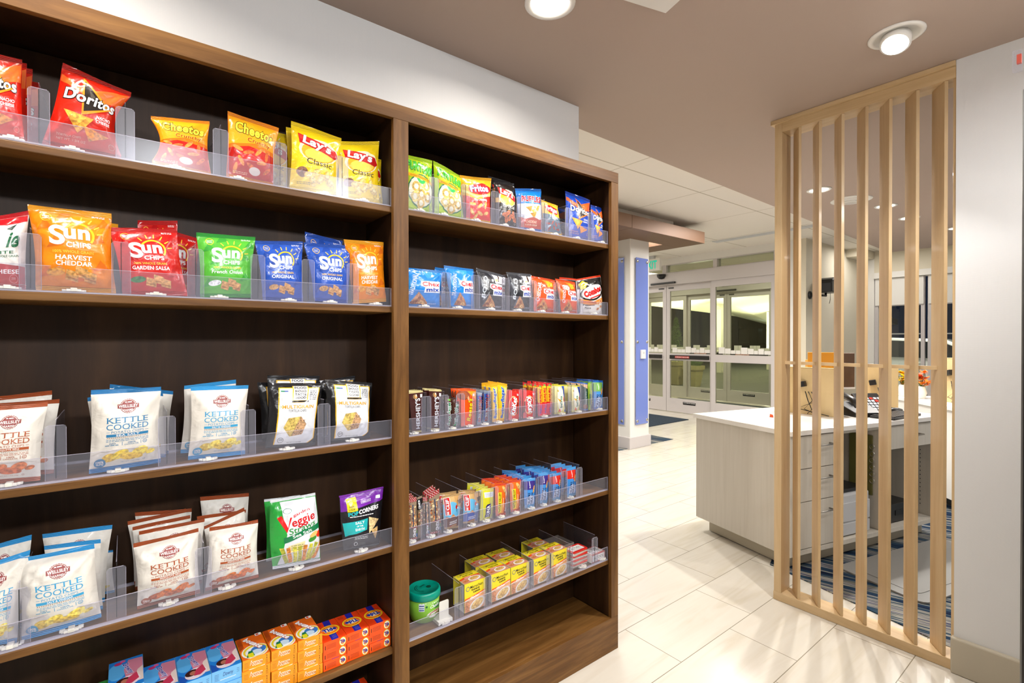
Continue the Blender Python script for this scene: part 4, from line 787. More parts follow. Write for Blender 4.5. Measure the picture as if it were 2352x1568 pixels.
part('side_panel', XL, XL+.022, FR, 1.749, 0, CT-.02, M['walnut_in']); part('side_panel', XR1-.022, XR1, FR, 1.749, 0, CT-.02, M['walnut_v'])
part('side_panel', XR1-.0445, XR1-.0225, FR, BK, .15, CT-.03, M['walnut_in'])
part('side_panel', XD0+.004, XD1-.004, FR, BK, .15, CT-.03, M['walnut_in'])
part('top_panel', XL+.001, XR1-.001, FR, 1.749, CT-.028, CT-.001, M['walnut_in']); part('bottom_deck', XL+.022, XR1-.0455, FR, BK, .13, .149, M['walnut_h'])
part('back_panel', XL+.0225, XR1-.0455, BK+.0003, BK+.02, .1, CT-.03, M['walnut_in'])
SZ = {'A1': 1.822, 'A2': 1.503, 'A3': 1.082, 'A4': .736, 'A5': .409, 'B1': 1.822, 'B2': 1.503, 'B3': 1.079, 'B4': .720, 'B5': .405}
BAY = {'A': (XL+.0225, XD0+.0035), 'B': (XD1-.0035, XR1-.045)}
SN = {'A1': 'top shelf of the left bay', 'A2': 'second shelf of the left bay', 'A3': 'middle shelf of the left bay', 'A4': 'fourth shelf of the left bay', 'A5': 'lowest stocked shelf of the left bay',
      'B1': 'top shelf of the right bay', 'B2': 'second shelf of the right bay', 'B3': 'candy shelf of the right bay', 'B4': 'granola bar shelf of the right bay', 'B5': 'soup shelf of the right bay'}
for k, z in SZ.items():
    x0, x1 = BAY[k[0]]; part('shelf', x0+.0005, x1-.0005, FR, BK, z-.0195, z-.001, M['walnut_h'], .002)
for k in [q for q in SZ if q != 'A5']:                       # acrylic front fence trays
    x0, x1 = BAY[k[0]]; x0 += .003; x1 -= .003; z = SZ[k]; w_ = x1-x0
    r = root('shelf_tray', 'clear acrylic fence tray along the '+SN[k], 'shelf tray', ((x0+x1)/2, FR, z-.0005))
    MB().box(-w_/2, w_/2, .003, .0052, .0035, .058, M['acrylic']).build('front_fence', r)
    MB().box(-w_/2, w_/2, .0028, .0054, .058, .0588, M['acrylic_edge']).build('fence_rim', r)
    MB().box(-w_/2, w_/2, .001, .012, .0, .0035, M['acrylic_edge']).build('front_rail', r)
    MB().box(-w_/2, w_/2, .198, .206, .0, .006, M['acrylic_edge']).build('rear_rail', r)
    for s_ in (-1, 1): MB().box(s_*w_/2-.0006, s_*w_/2+.0006, .0028, .0054, .003, .0588, M['acrylic_edge']).build('end_edge', r)
ORD = ['leftmost', 'second from the left', 'third from the left', 'fourth from the left', 'fifth from the left', 'sixth from the left', 'seventh from the left', 'eighth from the left', 'ninth from the left', 'tenth from the left', 'eleventh from the left', 'twelfth from the left', 'thirteenth from the left', 'fourteenth from the left', 'fifteenth from the left']
def divider(k, i, x, label, h=.122):
    r = root('shelf_divider', label, 'shelf divider', (x, 1.4905, SZ[k]+.004), 0, 'acrylic dividers')
    MB().prism(rrect(-.0175, .0175, 0, h, .005, 3, (1, 1, 0, 0)), 0, .0016, M['acrylic_plate'], 'Y').build('front_plate', r)
    MB().box(-.0006, .0006, .0017, .198, .001, h+.012, M['acrylic_fin']).build('fin', r)
    e = MB().box(-.0007, .0007, .0016, .198, h+.012, h+.0128, M['acrylic_edge']).box(-.0179, -.0172, -.0002, .0018, .001, h-.005, M['acrylic_edge']).box(.0172, .0179, -.0002, .0018, .001, h-.005, M['acrylic_edge']).box(-.013, .013, -.0002, .0018, h-.0004, h+.0003, M['acrylic_edge']).box(-.0007, .0007, -.0002, .0016, .004, h-.002, M['darkm']); e.build('fin_edge', r)
def pusher(k, i, x, label, up=False):
    r = MB(); m = M['whitepl']
    sc_ = .62 if k in ('B3', 'B4') else .8
    for a, b, c, d, e in ((-.022, .022, .0, .012, .004), (-.016, .016, -.004, .006, .007), (-.007, .007, -.006, .014, .010), (-.026, -.014, .004, .014, .006), (.014, .026, .004, .014, .006)): r.box(a*(1 if up else sc_), b*(1 if up else sc_), c, d, 0, e*(1 if up else .8), m)
    if up:
        r.prism(rrect(-.019, .019, .01, .075, .005, 3, (1, 1, 0, 0)), .012, .0145, m, 'Y'); r.box(-.028, .028, .0, .05, 0, .012, m)
    o = r.build('shelf_pusher', bevel=.0008); o.location = (x, 1.489 if not up else 1.493, SZ[k]+.004); tag(o, label, 'pusher', 'shelf pushers')
# ---------------------------------------------------------------- pillar with blue glass and bronze canopy
mb = MB().box(5.02, 5.405, 4.0, 4.40, 0, ZW, M['whitepaint']); struct('pillar', mb, .008)
struct('baseboard_pillar', MB().box(4.995, 5.43, 3.985, 4.42, 0, .145, M['alu']), .004)
def glasspanel(label, T_, w_, z0, z1, offs):
    r = root('glass_panel', label, 'glass panel', T_[:3], T_[3])
    MB().box(-w_/2, w_/2, -.022, -.014, z0, z1, M['blueglass']).build('panel', r, bevel=.001)
    for z in (z0+.045, (z0+z1)/2-.01, z1-.045):
        for x in offs: MB().lathe([(.012, 0), (.019, .014), (.019, .026), (.015, .030)], M['steel'], 16, T=Matrix.Translation((x, -.002, z)) @ Matrix.Rotation(R(90), 4, 'X')).build('standoff', r)
glasspanel('blue glass panel on the pillar face towards the shelves', (5.232, 4.0, 0, 0), .245, .30, 2.43, (-.098, .10))
glasspanel('narrow blue glass panel on the left pillar face beside the bookcase edge', (5.02, 4.21, 0, R(-90)), .25, .30, 2.43, (-.098, .098))
r = root('thermostat', 'small white thermostat on the blue glass of the pillar', 'thermostat', (5.237, 3.978, 1.14))
MB().box(-.045, .045, -.022, 0, 0, .115, M['trim']).build('case', r, bevel=.004); MB().box(-.018, .018, -.0235, -.0222, .062, .088, M['greypl']).build('display', r); MB().box(-.012, .012, -.0235, -.0222, .02, .04, M['whitepaint']).build('buttons', r)
r = root('column_canopy', 'brown bronze metal canopy box around the pillar head', 'canopy', (5.2, 4.2, 2.66))
mb = MB()
for a, b, c, d in ((3.0, 4.55, 3.60, 4.0), (4.555, 6.06, 3.60, 4.0), (4.70, 5.02, 4.0, 4.45), (5.70, 6.06, 4.0, 4.45), (3.0, 6.06, 4.45, 5.0), (3.0, 4.70, 4.0, 4.45)): mb.box(a-5.2, b-5.2, c-4.2, d-4.2, 0, .15, M['bronze'])
mb.build('metal_panels', r, bevel=.002)
MB().box(5.406-5.2, 5.70-5.2, -.2, .2, .1, .14, M['bronze']).build('light_slot', r)
MB().box(5.43-5.2, 5.68-5.2, -.15, .15, .085, .095, M['emit']).build('slot_lamp', r)
MB().box(-1.6, .42, -.42, .5, .15, .259, M['whitepaint']).build('neck', r)
# exit sign
r = root('exit_sign', 'green lit exit sign under the lobby ceiling beside the pillar', 'exit sign', (7.68, 5.62, 2.645))
MB().box(-.03, .03, -.19, .17, 0, .22, M['trim']).build('housing', r, bevel=.004); MB().box(-.03, .03, -.06, .06, .22, .274, M['greypl']).build('mount', r)
co_, fs_ = text_mesh('EXIT', .03); lo, hi = co_.min(0), co_.max(0); pp = (co_-lo)/(hi-lo)
MB().add([(-.0315, .14-p_[0]*.27, .035+p_[1]*.15) for p_ in pp], fs_, M['exitglow']).build('letters', r, fix=False)
# ---------------------------------------------------------------- slatted maple screen
r = root('slat_screen', 'floor to ceiling pale maple screen of angled slats', 'screen', (2.745, .488, 0))
def sp_(n, x0, x1, y0, y1, z0, z1, m=M['maple']): return MB().box(x0-2.745, x1-2.745, y0-.488, y1-.488, z0, z1, m).build(n, r, bevel=.0015)
sp_('base_rail', 2.738, 2.842, .4885, 1.224, .001, .045, M['maple_h']); sp_('head_rail', 2.738, 2.842, .4885, 1.184, 2.49, 2.537, M['maple_h']); sp_('head_trim', 2.726, 2.853, .4885, 1.238, 2.537, 2.559, M['maple_h'])
sp_('end_post', 2.738, 2.842, 1.184, 1.221, .045, 2.537); sp_('wall_post', 2.745, 2.842, .4885, .499, .045, 2.49)
ys = [.521, .6165, .714, .806, .904, 1.003, 1.098]; pv_ = None
for y in ys:
    T_ = Tz(0, y-.488, 0, R(36))
    MB().box(0, .1, -.0065, .0065, .0455, 2.4895, M['maple'], T_).build('slat', r, bevel=.001)
for a, b in zip([.499]+ys, ys+[1.184]):
    sx = .035; MB().box(sx, sx+.012, a-.488+.034, b-.488+.016, 1.262, 1.278, M['maple_h']).build('spacer', r)
# ---------------------------------------------------------------- reception desk (rotated -14.8 degrees)
BX, BY, AN = 3.09, 1.284, R(-14.8)
def dpart(n, x0, x1, y0, y1, z0, z1, m, parent, bevel=.0015): return MB().box(x0, x1, y0, y1, z0, z1, m).build(n, parent, bevel=bevel)
LM = M['laminate']
r = root('reception_desk', 'grey oak reception desk with three drawers behind the slat screen', 'desk', (BX, BY, 0), AN)
dpart('end_panel', 0, .028, 0, .757, .10, .819, LM, r); dpart('end_panel', 1.472, 1.50, 0, .757, .10, .819, LM, r); dpart('partition', .86, .885, .004, .70, .131, .819, LM, r)
dpart('drawer_case', .029, .46, .021, .70, .131, .819, LM, r); dpart('bottom_panel', .028, 1.472, 0, .757, .10, .13, LM, r); dpart('back_panel', .028, 1.472, .701, .757, .13, .819, LM, r)
dpart('toe_kick', .07, 1.45, .07, .70, .007, .0995, M['base'], r)
dpart('filler', .0285, .085, .002, .0205, .131, .819, LM, r); dpart('top_rail', .4605, .859, .005, .03, .80, .819, LM, r)
def pull(parent, x0, x1, y, z, m=M['steel']): MB().tube([(x0, y, z), (x0, y-.032, z), (x1, y-.032, z), (x1, y, z)], .005, m).build('handle', parent)
for z0, z1 in ((.617, .812), (.418, .612), (.135, .413)):
    o = dpart('drawer', .088, .457, 0, .0205, z0, z1, LM, r); pull(o, .19, .345, 0, (z0+z1)/2+.04 if z0 > .4 else .352)
o = dpart('drawer', .89, 1.468, .004, .024, .655, .812, LM, r); pull(o, 1.13, 1.28, .004, .74)
for i in range(14):
    MB().box(.859-.0006, .8595, .09, .096, .2+i*.04, .206+i*.04, M['black']).build('pin_hole', r); MB().box(1.4713, 1.472, .09, .096, .2+i*.03, .206+i*.03, M['black']).build('pin_hole', r)
o = tag(MB().prism(rrect(-.012, 1.57, -.012, .775, .015, 4, (0, 0, 1, 0)), .820, .85, M['countertop']).build('countertop', bevel=.002), 'white stone countertop on the nearer reception desk', 'countertop'); o.location = (BX, BY, 0); o.rotation_euler = (0, 0, AN)
def dl(x, y, z=.85): c, s = math.cos(AN), math.sin(AN); return (BX+x*c-y*s, BY+x*s+y*c, z)
r = root('printer', 'white laser printer with black control panel inside the desk', 'printer', dl(.63, .22, .131), AN)
dpart('body', -.155, .155, -.19, .2, .0, .27, M['greypl'], r, .012); dpart('paper_drawer', -.15, .15, -.197, -.189, .01, .085, M['greypl'], r, .003); dpart('front_flap', -.15, .15, -.197, -.189, .095, .215, M['greypl'], r, .003); dpart('control_panel', -.15, .15, -.17, .1, .27, .295, M['black'], r, .006)
r = root('network_recorder', 'black recorder box on the bottom of the right desk opening', 'recorder', dl(1.10, .2, .131), AN)
dpart('case', -.19, .19, -.15, .2, .006, .13, M['black'], r, .004); dpart('display', .0, .09, -.154, -.15, .05, .085, M['darkm'], r); MB().lathe([(.02, 0), (.018, .012)], M['steel'], 16, T=Matrix.Translation((.125, -.15, .07)) @ Matrix.Rotation(R(90), 4, 'X')).build('knob', r); dpart('foot', -.15, -.12, -.1, -.07, 0, .006, M['black'], r); dpart('foot', .12, .15, -.1, -.07, 0, .006, M['black'], r)
r = root('key_hanger', 'olive yellow key pouch with rings hung on the desk partition', 'key hanger', dl(.8575, .12, .35), AN)
dpart('pouch', -.012, -.001, -.07, .08, 0, .4, new('olive_pouch', (.16, .15, .04), .5), r, .002)
for i in range(6): MB().tube([(-.02, -.075+.016*math.cos(a), .10+i*.045+.016*math.sin(a)) for a in [k*math.pi/5 for k in range(11)]], .0025, M['steel'], 6).build('ring', r)
def shroud(label, loc, rz, L_, h, dep=.30):
    r = root('monitor_shroud', label, 'monitor shroud', loc, rz)
    dpart('front_board', 0, L_, 0, .018, 0, h, M['plywood'], r, .002); dpart('side_board', L_-.018, L_, .018, dep, 0, h, M['plywood'], r, .002); dpart('side_board', 0, .018, .018, dep, 0, h, M['plywood'], r, .002); dpart('cap_strip', -.002, L_+.002, -.002, .02, h, h+.006, M['plywood'], r)
    o = dpart('power_brick', L_*.44, L_*.62, -.04, -.002, h*.48, h*.60, M['black'], r, .004); o.rotation_euler = (0, R(-12), 0)
    for q in range(3): MB().tube([(L_*.5+.02*q, -.02, h*.5), (L_*.56+.03*q, -.03, h*.32), (L_*.62-.05*q, -.02, h*.12), (L_*.55+.07*q, -.03, .01)], .003, M['black'], 6).build('cable', r)
    return r
shroud('birch plywood monitor shroud with power brick on the near desk', dl(.665, .59), AN-R(77), .362, .335, .16)
r = root('file_stand', 'amber plastic file stand behind the plywood shroud', 'file stand', dl(.99, .61), AN-R(37))
dpart('back_plate', .0, .20, .0, .006, 0, .44, M['orangepl'], r); dpart('side_plate', .0, .006, .007, .06, 0, .38, M['orangepl'], r); dpart('side_plate', .194, .20, .007, .06, 0, .38, M['orangepl'], r)
r = root('monitor', 'dark brown backed monitor on the near reception desk', 'monitor', dl(1.37, .63), AN-R(20))
dpart('screen_back', -.15, .15, 0, .03, .14, .43, M['brownpan'], r, .006); dpart('stand', -.03, .03, .03, .06, .01, .25, M['black'], r); dpart('base', -.10, .10, -.06, .08, 0, .012, M['black'], r); dpart('bezel', -.152, .152, -.003, .0, .135, .15, M['greypl'], r)
r = root('desk_phone', 'black desk phone with handset on the near reception desk', 'telephone', dl(1.01, .24), AN-R(20))
MB().prism([(-.10, 0), (.10, 0), (.10, .09), (-.10, .03)], -.10, .10, M['black'], 'X', T=Matrix.Rotation(0, 4, 'Z')).build('body', r, bevel=.004)
MB().tube([(-.075, -.09, .075), (-.08, -.05, .115), (-.08, .04, .14), (-.075, .10, .125)], .021, M['black'], 12).build('handset', r)
dpart('display', -.02, .07, .03, .09, .093, .10, M['greypl'], r)
r = root('card_terminal', 'black keypad terminal leaning beside the keyboard', 'card terminal', dl(1.25, .30), AN-R(20)); T_ = Matrix.Rotation(R(40), 4, 'X')
MB().box(-.10, .10, -.08, .10, .0, .02, M['black'], Matrix.Translation((0, 0, .055)) @ T_).build('body', r, bevel=.003)
mb = MB()
for i in range(6):
    for j in range(5): mb.box(-.085+i*.03, -.064+i*.03, -.07+j*.026, -.052+j*.026, .02, .024, M['greypl'] if (i+j) % 7 else ink('#d83020', 'card'), Matrix.Translation((0, 0, .055)) @ T_)
mb.build('keys', r); dpart('stand', -.06, .06, -.02, .08, 0, .05, M['black'], r)
r = root('keyboard', 'black computer keyboard at the edge of the near desk', 'keyboard', dl(1.18, .085), AN+R(8))
dpart('base', -.21, .21, -.065, .08, 0, .016, M['black'], r, .003); mb = MB()
for i in range(15):
    for j in range(5): mb.box(-.20+i*.0268, -.177+i*.0268, -.055+j*.026, -.034+j*.026, .0162, .022, M['greypl'] if 0 else M['darkm'])
mb.build('keys', r)
r = root('cable_coil', 'white coiled cable lying between phone and keyboard', 'cable', dl(1.16, .205), AN)
MB().tube([(.05*math.cos(a)*(1+.1*math.sin(3*a))+.004*a, .03*math.sin(a), .006+.001*a) for a in [k*.35 for k in range(40)]], .003, M['trim'], 6).build('coil', r)
r = root('computer_mouse', 'black mouse on the right end of the near desk', 'mouse', dl(1.40, .22), AN-R(30))
MB().lathe([(.03, 0), (.034, .01), (.028, .026), (.012, .034), (.001, .035)], M['black'], 18, T=Matrix.Diagonal((1.7, .9, 1, 1))).build('shell', r)
r = root('tape_box', 'small stacked white boxes beside the plywood shroud', 'box', dl(.88, .36), AN-R(20)); dpart('box_body', -.05, .05, -.04, .04, 0, .035, M['trim'], r); dpart('lid', -.045, .055, -.035, .045, .035, .065, M['whitepaint'], r)
r = root('price_tag', 'tiny orange tag lying on the white countertop', 'tag', dl(.36, .42), 0); o = MB().prism([(-.012, 0), (.014, 0), (.01, .022), (-.008, .018)], -.002, .002, ink('#f05a20', 'card'), 'X').build('card', r)
shroud('birch plywood panel at the right end of the near desk', dl(1.43, .50), AN-R(62), .25, .335, .05)
# anti fatigue mat
o = MB().prism(rrect(.33, 1.42, -.52, -.05, .05, 4), .0065, .016, M['rubber']).prism(rrect(.40, 1.35, -.45, -.12, .05, 4), .016, .019, M['rubber']).build('standing_mat', bevel=.003); o.location = (BX, BY, 0); o.rotation_euler = (0, 0, AN)
tag(o, 'grey rubber standing mat on the striped carpet before the desk drawers', 'mat')
# second desk
A2 = math.atan2(-.747, .664); B2 = (5.08, .83)
r = root('reception_desk', 'white reception desk further back with flowers on it', 'desk', (*B2, 0), A2)
dpart('end_panel', 0, .03, 0, .99, .10, .819, M['whitepaint'], r); dpart('front_panel', .03, 1.45, .93, .99, .10, .819, M['whitepaint'], r); dpart('toe_kick', .1, 1.4, .1, .9, .007, .0995, M['black'], r); dpart('side_panel', 1.42, 1.45, 0, .93, .10, .819, M['whitepaint'], r); dpart('drawer', .03, .5, 0, .03, .15, .8, M['whitepaint'], r)
o = tag(MB().box(-.015, 1.47, -.012, 1.0, .82, .85, M['countertop']).build('countertop', bevel=.002), 'white stone countertop on the desk further back', 'countertop'); o.location = (*B2, 0); o.rotation_euler = (0, 0, A2)
def d2(x, y, z=.85): c, s = math.cos(A2), math.sin(A2); return (B2[0]+x*c-y*s, B2[1]+x*s+y*c, z)
shroud('birch plywood monitor shroud on the desk further back', d2(.17, .70), A2-R(88), .50, .375, .22)
r = root('monitor', 'thin dark monitor above the far plywood shroud', 'monitor', d2(.62, .22), A2-R(60)); dpart('screen_back', -.25, .25, 0, .025, .30, .62, M['black'], r, .004); dpart('stand', -.02, .02, .025, .05, .01, .32, M['steel'], r); dpart('base', -.1, .1, -.05, .1, 0, .01, M['steel'], r)
def flowers(x, y, col, label, seed, h):
    r = root('flower_vase', label, 'flowers', d2(x, y), 0); MB().lathe([(.03, 0), (.045, .05), (.03, .1), (.028, .11)], M['trim'], 16).build('vase', r)
    rr_ = random.Random(seed)
    for i in range(12):
        a = rr_.uniform(0, 6.28); q = rr_.uniform(.0, .055); zc = h+rr_.uniform(-.07, .06); mb = MB()
        c = Vector((q*math.cos(a), q*math.sin(a), zc))
        for k in range(9):
            t_ = k*.7; d = Vector((math.cos(t_), math.sin(t_), rr_.uniform(-.4, .9)))*.036; e = Vector((-math.sin(t_), math.cos(t_), 0))*.017; mb.add([c, c+d*.6+e, c+d, c+d*.6-e], [(0, 1, 2, 3)], ink(col[i % len(col)], 'matte'))
        b = mb.build('blossom', r, fix=False); MB().tube([(0, 0, .1), tuple(c)], .0025, M['leaf'], 5).build('stem', b)
flowers(.05, .93, ['#f8d020', '#f0b818'], 'yellow silk flowers in a vase at the far end of the white desk', 3, .17)
flowers(.11, .765, ['#f07818', '#e8501c', '#f89828'], 'orange silk flowers in a vase beside the far plywood shroud', 5, .20)
# hooded fixture on the reception wall
r = root('wall_fixture', 'black hooded fixture on an arm high on the reception wall', 'wall fixture', (8.25, 3.163, 2.06))
MB().lathe([(.06, 0), (.06, .02), (.02, .04)], M['black'], 18, T=Matrix.Rotation(R(90), 4, 'X')).build('flange', r); MB().tube([(0, -.03, 0), (.16, -.10, 0), (.30, -.12, 0), (.30, -.12, .06)], .018, M['black'], 10).build('arm', r)
MB().prism([(-.17, 0), (.17, 0), (.17, .14), (.13, .20), (.05, .23), (-.05, .23), (-.13, .20), (-.17, .14)], -.26, -.03, M['black'], 'Y', T=Matrix.Translation((.30, 0, .04))).build('hood', r, bevel=.02); MB().tube([(.42, -.14, .04), (.42, -.14, -.05), (.38, -.14, -.12)], .004, M['black'], 6).build('pull_cord', r)
# ceiling fixtures
def downlight(x, y, z, label, rad=.088, tilt=False):
    r = root('downlight', label, 'downlight', (x, y, z), 0, 'recessed downlights')
    MB().lathe([(rad, 0), (rad, -.004), (rad*.92, -.008), (rad*.78, -.006), (rad*.76, -.001)], M['trim'], 32).build('trim_ring', r)
    if tilt: MB().lathe([(.048, 0), (.05, -.03), (.044, -.034)], M['trim'], 28, T=Matrix.Translation((.0, 0, -.012)) @ Matrix.Rotation(R(28), 4, 'Y')).build('gimbal', r); MB().lathe([(.042, -.035), (.001, -.036)], M['emit'], 24, T=Matrix.Translation((.0, 0, -.012)) @ Matrix.Rotation(R(28), 4, 'Y')).build('lens', r)
    else: MB().lathe([(rad*.76, -.002), (rad*.4, -.006), (.001, -.007)], M['emit'], 28).build('lens', r)
downlight(1.16, 1.27, ZT, 'round downlight in the taupe ceiling above the bookcase top'); downlight(2.33, .59, ZT, 'tilted spot downlight in the taupe ceiling above the slat screen', .09, True)
downlight(-.25, 1.27, ZT, 'round downlight above the left bay of the bookcase')
for x, y, l in ((4.27, 1.57, 'round downlight behind the left slats'), (5.25, 1.40, 'round downlight behind the fourth and fifth slats'), (5.95, 1.40, 'small round downlight behind the sixth slat'), (6.9, 1.22, 'distant round downlight near the right end of the screen')): downlight(x, y, ZT, l, .085)
r = root('air_diffuser', 'round ceiling air diffuser behind the middle slats', 'air vent', (4.80, 1.52, ZT)); 
for q, h in ((.15, .004), (.11, .014), (.07, .022)): MB().lathe([(q, 0), (q*.99, -h), (q*.75, -h-.006), (q*.7, -.001)], M['trim'], 28).build('ring', r)
r = root('ceiling_plate', 'square cream ceiling vent plate cut off by the top edge', 'air vent', (1.507, 1.046, ZT), 0)
MB().prism([(0, 0), (-.36, .10), (-.46, -.26), (-.10, -.36)], -.012, -.001, M['whitepaint']).build('plate', r); MB().prism([(-.06, -.03), (-.32, .045), (-.40, -.22), (-.13, -.30)], -.016, -.012, M['whitepaint']).build('grille', r)
r = root('linear_diffuser', 'long slot air diffuser in the white lobby ceiling', 'air vent', (7.30, 3.35, ZW)); MB().box(-.07, .07, -1.6, .82, -.012, -.001, M['greypl']).build('slot', r); MB().box(-.09, .09, -1.62, .84, -.006, -.001, M['trim']).build('frame', r)
r = root('sprinkler', 'small sprinkler head in the white ceiling behind the slats', 'sprinkler', (7.4, 2.75, ZW)); MB().lathe([(.04, 0), (.035, -.008), (.008, -.012), (.008, -.05), (.03, -.052), (.03, -.056)], M['trim'], 14).build('head', r)
# fridge edge at the right border
r = root('display_cooler', 'black door edge and steel handle of a tall cooler at the right edge', 'cooler', (1.30, .06, 0))
mb = MB().prism(rrect(1.284, 1.98, -.75, .14, .02, 5), .02, 1.855, M['black']); o = mb.build('door_body', bevel=0); o.parent = r; o.location = (-1.30, -.06, 0)
o = MB().prism(rrect(1.286, 1.98, -.75, .138, .02, 5), 1.86, 2.14, M['steel']).build('top_housing', r); o.location = (-1.30, -.06, 0)
o = MB().box(1.270, 1.284, .138, .150, 1.884, 1.920, M['acrylic_plate']).box(1.276, 1.283, .139, .145, 1.898, 1.914, ink('#e04818', 'card')).build('price_holder', r); o.location = (-1.30, -.06, 0)
